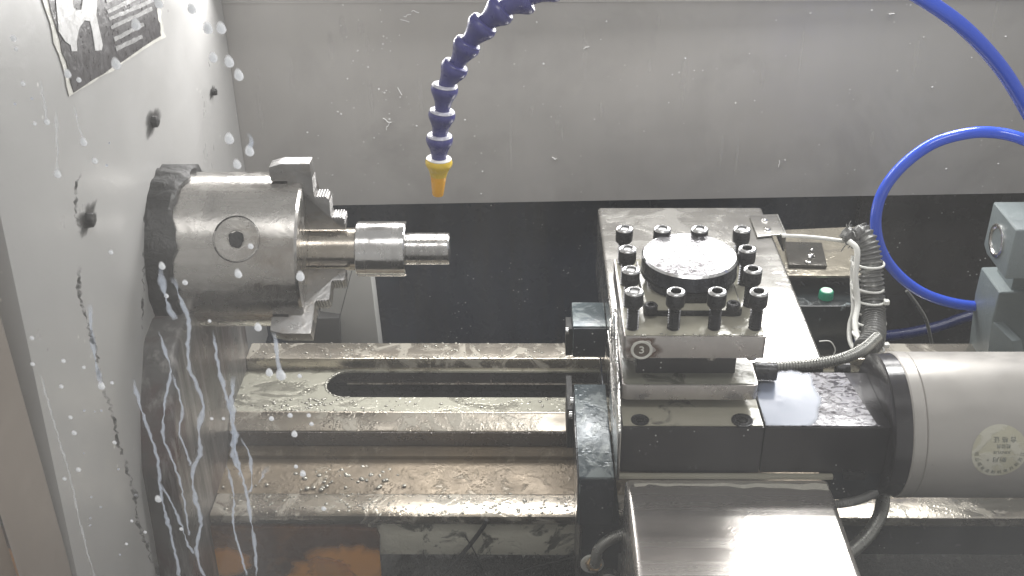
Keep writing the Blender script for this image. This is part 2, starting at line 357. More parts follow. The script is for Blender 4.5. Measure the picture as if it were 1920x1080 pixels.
for i in range(26):
    px = random.uniform(430, 1900); py = random.uniform(20, 300); l = random.uniform(15, 70)
    c = atY(px, py, YB-.0005); build('dried_drip', soft_patch(c, Vector((1, 0, 0)), Vector((0, 0, 1)), random.uniform(.0015, .006), l*.0006, n=24, p=1.5), M['dried'], bp)
# swarf stuck to the back sheet
b = bmesh.new()
for i in range(150):
    if i < 60: px, py = random.gauss(730, 60), random.gauss(170, 110)
    else: px, py = random.uniform(520, 1900), random.uniform(5, 365)
    if py > 365 or py < 0: continue
    p = atY(px, py, YB-.0006); r = random.choice([.0005, .0006, .0008, .0012])
    q = bmesh.new(); bmesh.ops.create_icosphere(q, subdivisions=1, radius=r)
    for v in q.verts: v.co = Vector((v.co.x*random.uniform(.6, 1.8), v.co.y*.4, v.co.z*random.uniform(.6, 1.6)))+p
    join(b, q)
for (x, y, dx, dy) in ((745, 165, 10, 14), (720, 222, 12, 8), (730, 232, -6, 10), (755, 32, 14, -6), (750, 38, 18, 4), (1095, 92, 10, -5), (770, 20, 16, 5), (1667, 28, 8, -4), (1460, 315, 2, -12), (1035, 295, 8, 4)):
    pts = [atY(x+dx*t+random.uniform(-2, 2), y+dy*t+random.uniform(-2, 2), YB-.001) for t in (0, .35, .7, 1)]
    join(b, tube(pts, .0006, n=6, sub=4))
build('swarf_chips', b, M['labelwhite'], None, 'tiny bright metal chips stuck to the back sheet', 'swarf', kind='stuff')

# recess behind the bed
rc = thing('machine_recess', (.2, .46, -.4), 'dark blue-black enamelled recess below the back sheet', 'machine wall')
build('rear_wall', box(xc-.05, 1.3, .47, .48, -.5, .0, 0), M['recess'], rc)
xm = atY(1590, 500, .46).x
build('brown_wall', box(xm, 1.3, .445, .465, -.5, -.08, .0005), M['recess2'], rc)
build('recess_floor', box(xc-.05, 1.3, .10, .469, -.5, -.44, 0), M['recess'], rc)

# headstock side wall
front = Vector((-.37, -.35, 0)); back = Vector((xc, YB, 0)); dirw = (back-front).normalized(); nrm = Vector((dirw.y, -dirw.x, 0))
def onwall(px, py, off=0):
    d = ray(px, py); o = front+nrm*off; return CAM+d*((o-CAM).dot(nrm)/d.dot(nrm))
hw = thing('headstock_wall', (-.38, 0, -.3), 'light grey painted side wall carrying the chuck, wet with coolant', 'machine wall')
pf = onwall(0, 400); pf2 = onwall(145, 1080)
q0 = pf+(pf-pf2)*1.6; q1 = pf2+(pf2-pf)*.8
build('wall_sheet', prism([Vector((q0.x, q0.y, q0.z)), Vector((q1.x, q1.y, q1.z)), Vector((xc, YB-.001, q1.z)), Vector((xc, YB-.001, q0.z))], -nrm*.02, .001), M['wallpaint'], hw)
for (px, py, r) in ((285, 228, .0095), (397, 173, .0062), (163, 412, .0098)):
    c = onwall(px, py); g = cyl(c-nrm*.002, c+nrm*.006, r*.62, 20)
    for v in g.verts: v.co += Vector(noise.noise_vector(v.co*300))*.0015
    build('bolt_head', g, M['dirt'], hw)
    build('grease_mark', soft_patch(c+nrm*.0007, dirw, Vector((0, 0, 1)), r*2.6, r*1.25, p=2, amp=.6), M['grease_smear'], hw)
# warning label on the wall
lb = thing('warning_label', onwall(130, 180), 'black and white warning label with a pictogram on the upper left wall', 'label')
def wp(pts, off): return [onwall(x, y, off) for x, y in pts]
def jag(pts, n=7, a=2.2):
    o = []
    for (p, q) in zip(pts, pts[1:]+pts[:1]):
        for t in range(n): o.append((p[0]+(q[0]-p[0])*t/n+random.uniform(-a, a), p[1]+(q[1]-p[1])*t/n+random.uniform(-a, a)))
    return o
build('label_border', prism(wp(jag([(74, -60), (80, 0), (131, 183), (309, 68), (298, 0), (293, -60)], 9, 2.5), .0008), nrm*.0004), M['labeledge'], lb)
build('label_field', prism(wp(jag([(84, -60), (90, 0), (137, 174), (302, 66), (292, 0), (286, -60)], 9, 2), .0015), nrm*.0004), M['labelblack'], lb)
build('pictogram', prism(wp([(103, -60), (105, 10), (110, 60), (122, 78), (132, 85), (134, 96), (144, 96), (143, 76), (148, 52), (158, 38), (168, 40), (173, 60), (178, 95), (190, 94), (192, 84), (180, 30), (182, -5), (178, -60), (156, -60), (155, 0), (152, 18), (142, 20), (136, 12), (134, -10), (130, -60)], .0022), nrm*.0004), M['labelwhite'], lb)
for i, (xa, ya, xb2, yb2) in enumerate(((198, 2, 284, -42), (200, 22, 286, -20), (203, 36, 286, 0), (207, 52, 284, 16), (213, 74, 268, 45), (216, 92, 266, 68))):
    n = 9; top = []; bot = []
    for t in range(n+1):
        x = xa+(xb2-xa)*t/n; y = ya+(yb2-ya)*t/n
        top.append((x, y-3.5+random.uniform(-1.2, 1.2))); bot.append((x+2, y+3.5+random.uniform(-1.2, 1.2)))
    build('print_line', prism(wp(top+bot[::-1], .0022), nrm*.0003), M['labelgrey'], lb)

# brown door post at the left edge
pb = q1
dp = build('door_post', box(-.60, -.372, -.95, -.3785, -.4, .9, .002), M['brownpost'], None, 'taupe brown door post at the far left edge of the window', 'door post')
build('unseen_door_skirt', box(-.371, 1.2, -.47, -.44, -.6, -.151, .001), M['recess2'], None, 'unseen dark lower door panel added below the window to darken reflections', 'door panel')  # added out of view to darken reflections and block light from below
# grey gusset behind the chuck
gs = thing('sheet_gusset', atY(660, 640, .2), 'light grey folded gusset plate standing behind the chuck on the back of the bed', 'bracket')
build('front_plate', prism([atY(662, 500, .20), atY(693, 500, .20), atY(716, 690, .20), atY(640, 690, .20), atY(637, 596, .2)], (0, .03, 0), .001), M['gusset'], gs)
build('side_plate', prism([atY(585, 480, .215), atY(661, 500, .2), atY(636, 596, .2), atY(560, 620, .215)], (0, .02, 0), .0005), M['gusset'], gs)
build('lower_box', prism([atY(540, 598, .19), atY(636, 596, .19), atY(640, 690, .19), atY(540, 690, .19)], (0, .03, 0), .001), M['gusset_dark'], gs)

# ================================================================== BED
XL, XR = -.345, 1.1
def yz(py, z, px=800): p = atZ(px, py, z); return p.y
def zy(py, y, px=800): return atY(px, py, y).z
zt = -.19
y_a, y_b = yz(643, zt), yz(672, zt)
zp = zy(692, y_b)
y_c, y_d = yz(745, zp), yz(772, zp)
def prof(name, pts, m, x0=XL, x1=XR, bev=.0012, lab=None):
    return build(name, prism([(x0, y, z) for y, z in pts], (x1-x0, 0, 0), bev), m, bed, lab)
bed = thing('lathe_bed', (0, 0, -.45), 'wet ground steel bed ways running from the chuck under the carriage', 'lathe bed')
prof('rear_way', [(y_a, zt), (y_b, zt), (y_b-.0015, zp-.02), (y_a, zp-.02)], M['way'])
# plate with a rounded slot open to the right
ys0, ys1 = yz(696, zp), y_c
rs = (ys0-ys1)/2; xs = atZ(612, 720, zp).x+rs
pts = [(XL, y_b-.0002, zp), (XR, y_b-.0002, zp), (XR, ys0, zp)]
pts += [(xs-math.sin(t*math.pi/14)*rs, (ys0+ys1)/2+math.cos(t*math.pi/14)*rs, zp) for t in range(15)]
pts += [(XR, ys1, zp), (XR, y_d, zp), (XL, y_d, zp)]
build('slotted_plate', prism(pts, (0, 0, -.0022)), M['plate'], bed)
zl2 = zy(719, ys0)
build('slot_shade_liner', prism([(XL, ys0+.0006, zp-.0024), (XR, ys0+.0006, zp-.0024), (XR, ys0+.0006, zl2), (XL, ys0+.0006, zl2)], (0, .003, 0)), M['waydark'], bed)  # liner added to darken the slot's rear wall
build('slot_ledge', box(xs-.008, XR, ys0-.0012, ys0+.003, zl2-.0012, zl2-.0001, .0003), M['way'], bed)
build('slot_back', box(XL, XR, ys0+.0006, ys0+.003, zl2-.03, zl2-.0014, 0), M['slot'], bed)  # lower half of that wall, deeper shade put into black
build('slot_shade_liner', box(xs-rs-.012, xs-rs-.008, ys1, ys0, zp-.03, zp-.0024, 0), M['slot'], bed)
build('slot_floor', box(xs-.03, XR, ys1-.002, ys0+.002, zp-.05, zp-.03, 0), M['slot'], bed)
y1 = yz(775, zp); z2 = zp-.012; y2 = yz(808, z2); z3 = zy(835, y2); z3b = z3-.004; y3 = yz(855, z3b); z4 = zy(863, y3)
prof('front_way', [(y_d-.0003, zp+.0012), (y_d-.003, zp+.0012), (y2, z2), (y2, z3+.0005), (y2+.02, z3-.01), (y_d-.0003, z3-.01)], M['way'])
prof('way_side', [(y2+.001, z3), (y2+.001, z3-.001), (y3, z3b), (y3, z4), (y2+.019, z4), (y2+.019, z3)], M['waybrown'], bev=.0006)
prof('way_face', [(y2-.0004, z2-.0015), (y2-.0016, z2-.0015), (y2-.0016, z3+.001), (y2-.0004, z3+.001)], M['waydark'], bev=0)
z5 = z4-.002; y5 = yz(926, z5)
prof('coolant_trough', [(y3+.02, z5-.012), (y3+.02, z5+.0035), (y3-.002, z5+.0035), (y5-.0003, z5), (y5-.0003, z5-.012)], M['waybrown'], bev=0)
y6 = yz(968, z5+.002)
z7 = zy(985, y6)
prof('front_rail', [(y5-.0006, z5+.002), (y6, z5+.002), (y6, z7), (y5-.0006, z7)], M['way'], bev=.0045)
z8 = zy(1040, y6+.006)
build('bed_side', box(atY(690, 1010, y6).x, .06, y6+.006, y6+.03, z8, z7-.0002, .001), M['milkwall'], bed)
build('bed_underside', box(XL, XR, y6+.031, y3+.05, z8-.02, z7-.013, 0), M['navy'], bed)
# chip pan and things in it
pan = build('chip_pan', box(-.6, 1.3, -.42, .12, -.52, -.46, .001), M['swarf'], None, 'dark sludge covered chip pan under the bed', 'chip pan')
b = bmesh.new()
sy = y6-.01
for i in range(170):
    c = Vector((random.uniform(-.135, .045), random.uniform(sy, y6+.004), z8+random.uniform(-.012, .001)+random.uniform(0, .004))); pts = [c]
    d = Vector((random.gauss(0, 1), random.gauss(0, .4), abs(random.gauss(0, 1)))).normalized()
    for k_ in range(4): d = (d+Vector((random.gauss(0, .7), random.gauss(0, .4), random.gauss(0, .7)))).normalized(); pts.append(pts[-1]+d*.0022)
    join(b, tube(pts, .0003, n=5, sub=3))
for i in range(1500):
    x = random.uniform(-.14, .05); y = random.uniform(sy, y6+.025); z = z8-.012+random.gauss(0, .003)-.2*max(0, (y6-y))
    l = random.uniform(.002, .009); d = Vector((random.gauss(0, 1), random.gauss(0, 1), abs(random.gauss(0, .8)))).normalized()*l; s = Vector((random.gauss(0, 1), random.gauss(0, 1), random.gauss(0, 1))).normalized()*.0004
    p = Vector((x, y, z)); vs = [b.verts.new(p-s), b.verts.new(p+s), b.verts.new(p+d*.6+Vector((0, 0, .0005))+s), b.verts.new(p+d)]
    b.faces.new(vs)
for i in range(50):
    x = -.14+i*.0039; q = bmesh.new(); bmesh.ops.create_icosphere(q, subdivisions=2, radius=.012)
    for v in q.verts: v.co = v.co*(1+.5*noise.noise(v.co*150+Vector((i, 0, 0))))+Vector((x, sy+random.uniform(0, .025), z8-.022))
    join(b, q)
build('swarf_heap', b, M['swarf'], None, 'black matted swarf heaped in the pan below the milky bed side', 'swarf', kind='stuff')
# rust brown guard below the bed, left
yr = y6-.004
rg = thing('rusted_bed_foot', atY(500, 1160, yr), 'dark maroon rusted sheet with bright amber rust patches below the left end of the bed', 'rusted guard')
b = prism([atY(x, y, yr+.004) for x, y in ((330, 988), (506, 990), (640, 990), (705, 996), (712, 1010), (712, 1160), (330, 1160))], (0, .02, 0), .001)
build('rusted_sheet', b, mat('dark_rust', (.085, .035, .015), 0, .3, .4, 20, wave=.8, wscale=40, col2=(.20, .085, .02), c2=(.5, .66), c2scale=16), rg)
X1 = Vector((1, 0, 0)); Z1 = Vector((0, 0, 1))
for (px, py, ru, rw) in ((655, 1064, .052, .040), (600, 1080, .040, .026), (425, 1055, .026, .024)):
    g = soft_patch(atY(px, py, yr+.0036), X1, Z1, ru, rw, p=4, amp=.3)
    for v in g.verts: v.co.x = min(v.co.x, atY(711, 1040, yr).x)
    build('rust_bloom', g, M['amber'], rg)
def cable(name, pts, r, m, label, cat='cable', **kw):
    return build(name, tube(pts, r, n=10), m, None, label, cat, smooth=60, **kw)
cable('black_cable', [atY(912, 975, y6-.003), atY(905, 990, y6-.004), atY(870, 1035, y6-.005), atY(835, 1072, y6-.008), atY(805, 1110, y6-.01)], .0024, M['rubber'], 'black cable slanting down across the milky side of the bed')
cable('thin_cable', [atY(872, 1005, y6-.004), atY(890, 1035, y6-.006), atY(915, 1090, y6-.006)], .0008, M['rubber'], 'thin dark wire crossing below the black slanting cable', 'wire')
cable('pan_cable', [atY(960, 1076, y6-.01), atY(1030, 1056, y6-.008), atY(1082, 1044, y6-.006)], .0014, M['rubber'], 'thin dark cable lying on the swarf beside the carriage apron')

# headstock foot under chuck
hb = thing('headstock_foot', (-.36, -.05, -.5), 'dark grimy headstock casting under the chuck at the left end of the bed', 'casting')
fp = [onwall(x, y) for x, y in ((318, 555), (285, 600), (270, 640), (263, 760), (266, 880), (285, 985), (300, 1080), (330, 1250))]
zlo = fp[-1].z
fpts = [(p.y, p.z) for p in fp]+[(.10, zlo), (.10, fp[0].z)]
build('casting', prism([(-.40, y, z) for y, z in fpts], (XL+.40, 0, 0), .008, 4), M['headbase'], hb)

# ================================================================== CHUCK
ch = thing('lathe_chuck', (-.30, 0, 0), 'round steel three-jaw lathe chuck gripping the workpiece', 'chuck')
R = .0815; XC0, XC1 = -.372, -.2325
b = lathe([(-.41, 0), (-.41, .090), (-.39, .0905), (-.358, .089), (-.353, .085), (-.351, 0)], (0, 0, 0), (1, 0, 0), 96)
for v in b.verts:
    n_ = noise.noise(v.co*70); v.co.y *= 1+.05*n_; v.co.z *= 1+.05*n_
    v.co.x += .008*noise.noise(v.co*55+Vector((5, 0, 0)))
build('spindle_flange', b, M['dirt'], ch)
build('chuck_body', lathe([(XC0, 0), (XC0, R-.003), (XC0+.008, R-.003), (XC0+.008, R), (XC1-.0025, R), (XC1, R-.0022), (XC1, .052), (XC1-.0008, .0515), (XC1-.0008, .0235), (XC1-.02, .0235), (XC1-.02, 0)], (0, 0, 0), (1, 0, 0), 128), M['steel'], ch, smooth=30)
# key socket
pk = atY(443, 452, -.07); an = rad(35); nd = Vector((0, -math.cos(an), math.sin(an)))
pk = Vector((atY(443, 452, -.068).x, 0, 0))
ks = build('key_socket', lathe([(R-.004, 0), (R-.004, .0235), (R-.0006, .0235), (R-.0004, .0225), (R+.0004, .0215), (R+.0004, .009), (R-.001, .008), (R-.0035, .0075), (R-.0035, 0)], pk, nd, 40), M['steel'], ch)
g = bmesh.new(); w = nd.cross(Vector((1, 0, 0))).normalized(); vs = []
for t in range(24):
    a = t/24*2*math.pi; rr = .0075*(1+.35*noise.noise(Vector((math.cos(a)*1.5, math.sin(a)*1.5, 3)))+.1*random.random())
    vs.append(g.verts.new(pk+nd*(R+.0009)+Vector((1, 0, 0))*math.cos(a)*rr+w*math.sin(a)*rr))
g.faces.new(vs); build('socket_hole', g, M['dirt'], ks)
g = bmesh.new()
rg = lathe([(R-.0003, .0234), (R+.0003, .0234), (R+.0003, .0231), (R-.0003, .0230)], pk, nd, 48); join(g, rg)
build('socket_ring', g, M['dirt'], ks)
# jaws: stepped profile in (x, r)
up = Vector((0, math.sin(rad(28)), math.cos(rad(28)))); to = Vector((0, -math.cos(rad(28)), math.sin(rad(28))))
def taper(b, d, s):
    for v in b.verts:
        r = v.co.dot(d)
        if r < .034: k_ = .3+.7*max(0, (r-.024))/.010; v.co -= s*(v.co.dot(s)*(1-k_))
    return b
def jaw(deg):
    a = rad(deg); d = up*math.cos(a)+to*math.sin(a); s = Vector((1, 0, 0)).cross(d)
    P = [(-.016, .0243), (.036, .0243), (.0385, .0265), (.0385, .0405), (.026, .041), (.0245, .045), (.0245, .062), (.0235, .0635), (.011, .064), (.0095, .068), (.0095, .088), (.0085, .1015), (-.020, .1015), (-.033, .098), (-.033, .0825), (-.016, .0825)]
    pts = [Vector((XC1+x, 0, 0))+d*r-s*.009 for x, r in P]
    j = build('jaw', taper(prism(pts, s*.018, .0007), d, s), M['jaw'], ch)
    g = bmesh.new()
    for (x, r0, n) in ((.0385, .034, 3), (.0245, .047, 5), (.0095, .070, 6)):
        for i in range(n):
            rr = r0+i*.0027
            c0 = Vector((XC1+x-.0006, 0, 0))+d*rr
            join(g, tube([c0-s*.0089, c0+s*.0089], .0011, n=8, sub=1))
    for (r, x0) in ((.0408, .0265), (.064, .0115)):
        for i in range(4):
            c0 = Vector((XC1+x0+.001+i*.0028, 0, 0))+d*(r+.0003)
            join(g, tube([c0-s*.0089, c0+s*.0089], .0011, n=8, sub=1))
    build('serration', g, M['jaw'], j)
    c0 = Vector((XC1-.006, 0, 0))+d*.1045
    return j
for dg in (28, 152, 270): jaw(dg)
b = bmesh.new()   # T-slots on the face
wk = thing('workpiece', (-.16, 0, 0), 'stepped turned steel bar held in the chuck with a narrow threaded end', 'workpiece')
build('shank', lathe([(-.26, 0), (-.26, .0225), (-.1845, .0225), (-.1845, 0)], (0, 0, 0), (1, 0, 0), 64), M['steel_brown'], wk)
rb = .0292
build('shoulder', lathe([(-.184, 0), (-.184, rb-.0008), (-.183, rb), (-.1335, rb), (-.1323, rb-.001), (-.1323, 0)], (0, 0, 0), (1, 0, 0), 64), M['steel_bright'], wk)
pr = [(-.1322, 0)]; x = -.1322; rt = .0172
while x < -.0885:
    pr += [(x, rt-.0005), (x+.0005, rt), (x+.001, rt-.0005)]; x += .001
pr += [(-.0872, rt-.0012), (-.0872, 0)]
build('threaded_end', lathe(pr, (0, 0, 0), (1, 0, 0), 48), M['steel_bright'], wk, smooth=20)

# ================================================================== COOLANT HOSE
hs = thing('segmented_coolant_hose', atY(824, 262, 0), 'dark blue segmented coolant hose hanging down with a yellow nozzle', 'coolant hose')
cp = [(1040, -28), (990, -4), (942, 17), (907, 45), (877, 82), (854, 124), (834, 163), (829, 211), (824, 257), (823, 300)]
P = [atY(x, y, 0) for x, y in cp]
for i in range(len(P)-1):
    a, c = P[i], P[i+1]; d = (c-a); Lg = d.length
    s = .0128+.0012*(i < 4)
    pr = [(-.002, 0), (-.002, s*.60), (-.0015, s*.93), (.001, s*1.04), (.004, s*1.05), (.007, s*.98), (.011, s*.82), (.016, s*.66), (.021, s*.60), (Lg-.001, s*.56), (Lg+.003, s*.5), (Lg+.003, 0)]
    sg = build('segment', lathe(pr, a, d, 28), M['loc'], hs, smooth=50)
    if i > 1: build('wet_rim', lathe([(-.0026, s*.50), (-.0030, s*.72), (-.0024, s*.95), (-.0012, s*1.0), (-.0012, s*.5)], a, d, 28), M['locrim'] if i > 5 else M['loc'], sg, smooth=60)
a = P[-1]; d = atY(821, 366, 0)-a; s = .0138; Lg = d.length
nz = build('nozzle', lathe([(-.002, 0), (-.002, s*.6), (-.001, s*.92), (.002, s), (.005, s*.98), (.009, s*.8), (.014, s*.66), (.017, s*.62), (.017, 0)], a, d, 32), M['yellow'], hs, smooth=50)
build('wet_rim', lathe([(-.0024, s*.55), (-.003, s*.75), (-.0018, s*.92), (-.0010, s*.9), (-.001, s*.5)], a, d, 32), M['labelwhite'], nz, smooth=60)
build('nozzle_tip', lathe([(.0165, 0), (.0165, s*.60), (Lg-.001, s*.42), (Lg, s*.38), (Lg, s*.2), (Lg-.01, 0)], a, d, 28), M['orange'], nz)

# ================================================================== CARRIAGE
cr = thing('carriage', (.06, -.15, -.25), 'dark teal lathe carriage casting straddling the bed, splashed with coolant', 'carriage')
wx0, wx1 = .0435, .0765
build('wing', box(wx0, wx1, -.2266, yz(720, -.12, 1100), -.179, -.12, .0015), M['teal'], cr)
build('wing_face', box(wx0+.0015, wx1, -.2282, -.2268, -.1775, -.1215, .0003), M['navy'], cr)
build('wing_side', box(wx0-.0012, wx0-.0002, -.225, -.085, -.178, -.123, .0002), M['navy'], cr)
build('apron', box(.048, .0845, -.222, -.10, -.5, -.1795, .001), M['navy'], cr)
build('apron_edge', box(.0455, .0478, -.2235, -.11, -.5, -.180, .0004), M['waydark'], cr)
zrk = zy(612, 0, 1110)
build('rear_saddle', box(.0445, .0812, 0, yz(566, zrk, 1110), -.137, zrk, .002), M['teal'], cr)
build('rear_saddle_face', box(.0455, .081, -.0016, -.0002, -.135, zrk-.002, .0003), M['navy'], cr)
wpz = build('way_wiper', box(.036, wx0-.0014, yz(800, -.15, 1072), yz(735, -.15, 1072), -.178, -.128, .001), M['rubber'], cr)
for (px, py, X) in ((1075, 752, .036), (1073, 778, .036)):
    c = atX(px, py, X); build('wiper_screw', cyl(c+Vector((-.003, 0, 0)), c, .0035, 16), M['rim'], wpz)
build('rear_wiper', box(.037, .0443, .004, .030, -.137, zrk-.006, .001), M['rubber'], cr)
c = atX(1066, 620, .037); build('wiper_screw', cyl(c+Vector((-.003, 0, 0)), c, .0035, 16), M['rim'], cr)
build('wing_link', box(.0745, .0765, yz(720, -.12, 1100)+.001, -.001, -.172, -.135, .001), M['navy'], cr)
# saddle block under the tool post
bx0, bx1 = .0812, .2085
zt2 = -.0588
cs = thing('cross_slide', (.145, -.18, -.111), 'black cross slide block under the tool post with a coolant-covered top', 'cross slide')
build('slide_block', box(bx0, bx1, -.23, -.132, -.111, zt2-.001, .001), M['blockblack'], cs)
build('slide_top', box(bx0+.0005, bx1-.0005, -.2285, -.1325, zt2-.0008, zt2+.0004, .0004), M['creamtop'], cs)
for (px, py, r) in ((1200, 788, .0082), (1392, 789, .0100)):
    c = atZ(px, py, zt2+.0005)
    sc = build('cap_screw', lathe([(.0, 0), (.0, r), (.0010, r), (.0012, r*.92), (.0006, r*.72), (.0010, r*.68), (.0010, r*.5), (.0, r*.48), (.0, 0)], c, (0, 0, 1), 28), M['black'], cs)
    build('hex_socket', lathe([(.0, r*.47), (.0015, r*.47), (.0012, r*.40), (.0005, r*.4), (.0005, 0)], c, (0, 0, 1), 6), M['dirt'], sc)
build('base_lip', box(bx0-.002, .276, -.236, -.2315, -.1148, -.1105, .0008), M['creamtop'], cs)
# polished side strip between the wing and the slide
sd = thing('side_guard', (.078, -.17, -.11), 'narrow bright wet guard strip standing between carriage wing and tool post', 'guard strip')
build('strip', prism([(.0772, y, z) for y, z in ((-.236, -.116), (-.236, -.062), (-.205, -.035), (-.165, -.012), (-.145, .006), (-.128, .004), (-.127, -.116))], (.0028, 0, 0), .0005), M['chrome'], sd)
g = bmesh.new()
for i in range(10):
    y0 = random.uniform(-.23, -.15); pts = [Vector((.0775+random.uniform(-.0015, .002), y0+t*.012*(1+i % 3), -.09+.006*i+t*.01+random.uniform(-.004, .004))) for t in range(4)]
    join(g, tube(pts, .0007, n=6, sub=5))
build('swarf_curl', g, M['chrome'], sd)

# covers
cv = thing('rear_way_cover', (.18, .05, -.12), 'bright stainless way cover lying behind the tool post', 'way cover')
cz = -.058; yb2_ = .217; yf = -.127
def tray(x0, x1, y0, y1, ztop, zbot, r=.006, t=.0012):
    pr = [(x0, zbot), (x0, ztop-r)]+[(x0+r-r*math.cos(a*math.pi/12), ztop-r+r*math.sin(a*math.pi/12)) for a in range(1, 7)]
    pr += [(x1-r+r*math.sin(a*math.pi/12), ztop-r+r*math.cos(a*math.pi/12)) for a in range(0, 7)]+[(x1, zbot)]
    inn = [(x0+t, zbot), (x0+t, ztop-r)]+[(x0+r-(r-t)*math.cos(a*math.pi/12), ztop-r+(r-t)*math.sin(a*math.pi/12)) for a in range(1, 7)]
    inn += [(x1-r+(r-t)*math.sin(a*math.pi/12), ztop-r+(r-t)*math.cos(a*math.pi/12)) for a in range(0, 7)]+[(x1-t, zbot)]
    b = bmesh.new()
    A = [[b.verts.new((x, y, z)) for x, z in pr] for y in (y0, y1)]; B = [[b.verts.new((x, y, z)) for x, z in inn] for y in (y0, y1)]
    n = len(pr)
    for i in range(n-1):
        b.faces.new((A[0][i], A[0][i+1], A[1][i+1], A[1][i])); b.faces.new((B[0][i+1], B[0][i], B[1][i], B[1][i+1]))
        b.faces.new((A[0][i+1], A[0][i], B[0][i], B[0][i+1])); b.faces.new((A[1][i], A[1][i+1], B[1][i+1], B[1][i]))
    for i in (0, n-1): b.faces.new((A[0][i], A[1][i], B[1][i], B[0][i]))
    return b
build('cover_sheet', tray(.0818, .2853, yf, yb2_, cz, -.15, .004), M['cover'], cv)
build('cover_end', box(.084, .283, yb2_-.003, yb2_-.001, -.15, cz-.004, 0), M['cover'], cv)
build('inner_box', box(.088, .279, -.128, .20, -.19, -.075, .001), M['navy'], cv)
fc = thing('front_way_cover', (.18, -.33, -.2), 'glossy stainless way cover in front of the tool post reflecting the lamp', 'way cover')
build('cover_sheet', tray(.0855, .2725, -.425, -.2365, -.115, -.24, .006), M['cover_front'], fc)
build('inner_box', box(.088, .269, -.42, -.237, -.30, -.14, .001), M['navy'], fc)
g = bmesh.new()   # dried milky film line along the top of the front cover
top = []; bot = []
for i in range(40):
    t = i/39; x = .093+t*.176; yy = -.2415-.003*noise.noise(Vector((x*60, 0, 0)))
    th = .0022+.0022*noise.noise(Vector((x*45, 4, 0)))+(.003 if t < .06 else 0)+(.004*t*t)
    top.append((x, yy, -.1147)); bot.append((x, yy-max(.001, th)-.003*t, -.1147))
vs = [g.verts.new(p) for p in top]; vb = [g.verts.new(p) for p in bot]
for i in range(39): g.faces.new((vs[i], vs[i+1], vb[i+1], vb[i]))
build('coolant_film', g, mat('cream_film', (.52, .50, .44), 0, .25, .1, 60), None, 'cream film of coolant along the top of the front cover', 'coolant', kind='stuff')
# L bracket on the rear cover
br = thing('angle_bracket', atZ(1440, 445, cz), 'small folded stainless angle bracket with two screws on the right edge of the rear cover', 'bracket')
bp4 = [atZ(1405, 406, cz+.001), atZ(1455, 404, cz+.001), atZ(1471, 441, cz+.001), atZ(1420, 446, cz+.001)]
build('bracket_plate', prism(bp4, (0, 0, .002), .0006), M['cover'], br)
q1_ = bp4[1]; q2_ = bp4[2]
build('bracket_flange', prism([q1_+Vector((.0002, 0, .002)), q2_+Vector((.0002, 0, .002)), q2_+Vector((.0002, 0, -.022)), q1_+Vector((.0002, 0, -.022))], (.002, 0, 0), .0004), M['steelconduit'], br)
for (px, py) in ((1434, 412), (1439, 430)):
    c = atZ(px, py, cz+.003); build('screw', lathe([(0, 0), (0, .0048), (.0012, .0044), (.0026, .003), (.0026, 0)], c, (0, 0, 1), 20), M['chrome'], br)

# ================================================================== TOOL POST
tp = thing('tool_post', (.145, -.14, -.047), 'square four-way tool post with twelve upright clamp screws and a round cap', 'tool post')
fx0, fx1, fy0, fy1 = .0812, .2065, -.205, -.062
def rbox(x0, x1, y0, y1, z0, z1, r, bev=.001):
    pts = []
    for cx, cy, a0 in ((x1-r, y0+r, -90), (x1-r, y1-r, 0), (x0+r, y1-r, 90), (x0+r, y0+r, 180)):
        for i in range(5): a = rad(a0+i*22.5); pts.append((cx+math.cos(a)*r, cy+math.sin(a)*r, z0))
    return prism(pts, (0, 0, z1-z0), bev)
fl = build('upper_flange', rbox(fx0, fx1, fy0, fy1, -.0018, .0212, .0018), M['flange'], tp)
build('flange_film', rbox(fx0+.0012, fx1-.0012, fy0+.0012, fy1-.0012, .0213, .0219, .002, .0003), M['creamtop'], fl)
build('core', box(.0955, .1865, -.186, -.08, -.0475, -.002, .001), M['blockblack'], tp)
lf = build('lower_flange', rbox(fx0+.0003, fx1-.0012, fy0, fy1-.01, -.0473, -.0312, .005), M['flange'], tp)
build('flange_film', rbox(fx0+.0018, fx1-.0026, fy0+.0015, fy1-.012, -.0311, -.0305, .0045, .0002), mat('green_grey_film', (.10, .10, .08), .3, .2, .2, 40, milk=.85, milkcol=(.19, .19, .155), mscale=30, mthr=.42, wave=.5), lf)
# number badge on the front of the flange
bd = atY(1203, 656, fy0-.0003)
bg = build('number_badge', lathe([(0, 0), (0, .0098), (.0004, .0098), (.0007, .0094), (.0007, .0078), (.0003, .0074), (.0003, .0066), (.0003, 0)], bd, (0, -1, 0), 40), M['labeledge'], fl, 'round badge engraved with the number 3')
build('badge_field', lathe([(.0004, 0), (.0004, .0072), (.00055, .0070), (.00055, 0)], bd, (0, -1, 0), 36), mat('badge_brown', (.13, .105, .085), .3, .45, .3, 200), bg)
t3 = text_mesh('3', .0105, .0003)
for v in t3.verts:
    c = v.co.copy(); v.co = Vector((bd.x+c.x*1.15, bd.y-.0007-c.z, bd.z+c.y))
build('numeral', t3, M['labeledge'], bg, smooth=0)
g = bmesh.new(); FLr = g.verts.layers.float.new('film'); prev = None
for rr_ in (.009, .0105, .012, .0135, .015):
    ring = []
    for t in range(48):
        a = t/48*2*math.pi; k_ = 1+.4*noise.noise(Vector((math.cos(a)*2.5, math.sin(a)*2.5, 7)))
        v = g.verts.new((bd.x+.001+math.cos(a)*rr_*k_*1.1, fy0-.00022, max(-.0012, min(.0202, bd.z+math.sin(a)*rr_*k_)))); v[FLr] = max(0, 1-(rr_-.009)/.006); ring.append(v)
    if prev:
        for t in range(48): g.faces.new((prev[t], ring[t], ring[(t+1) % 48], prev[(t+1) % 48]))
    prev = ring
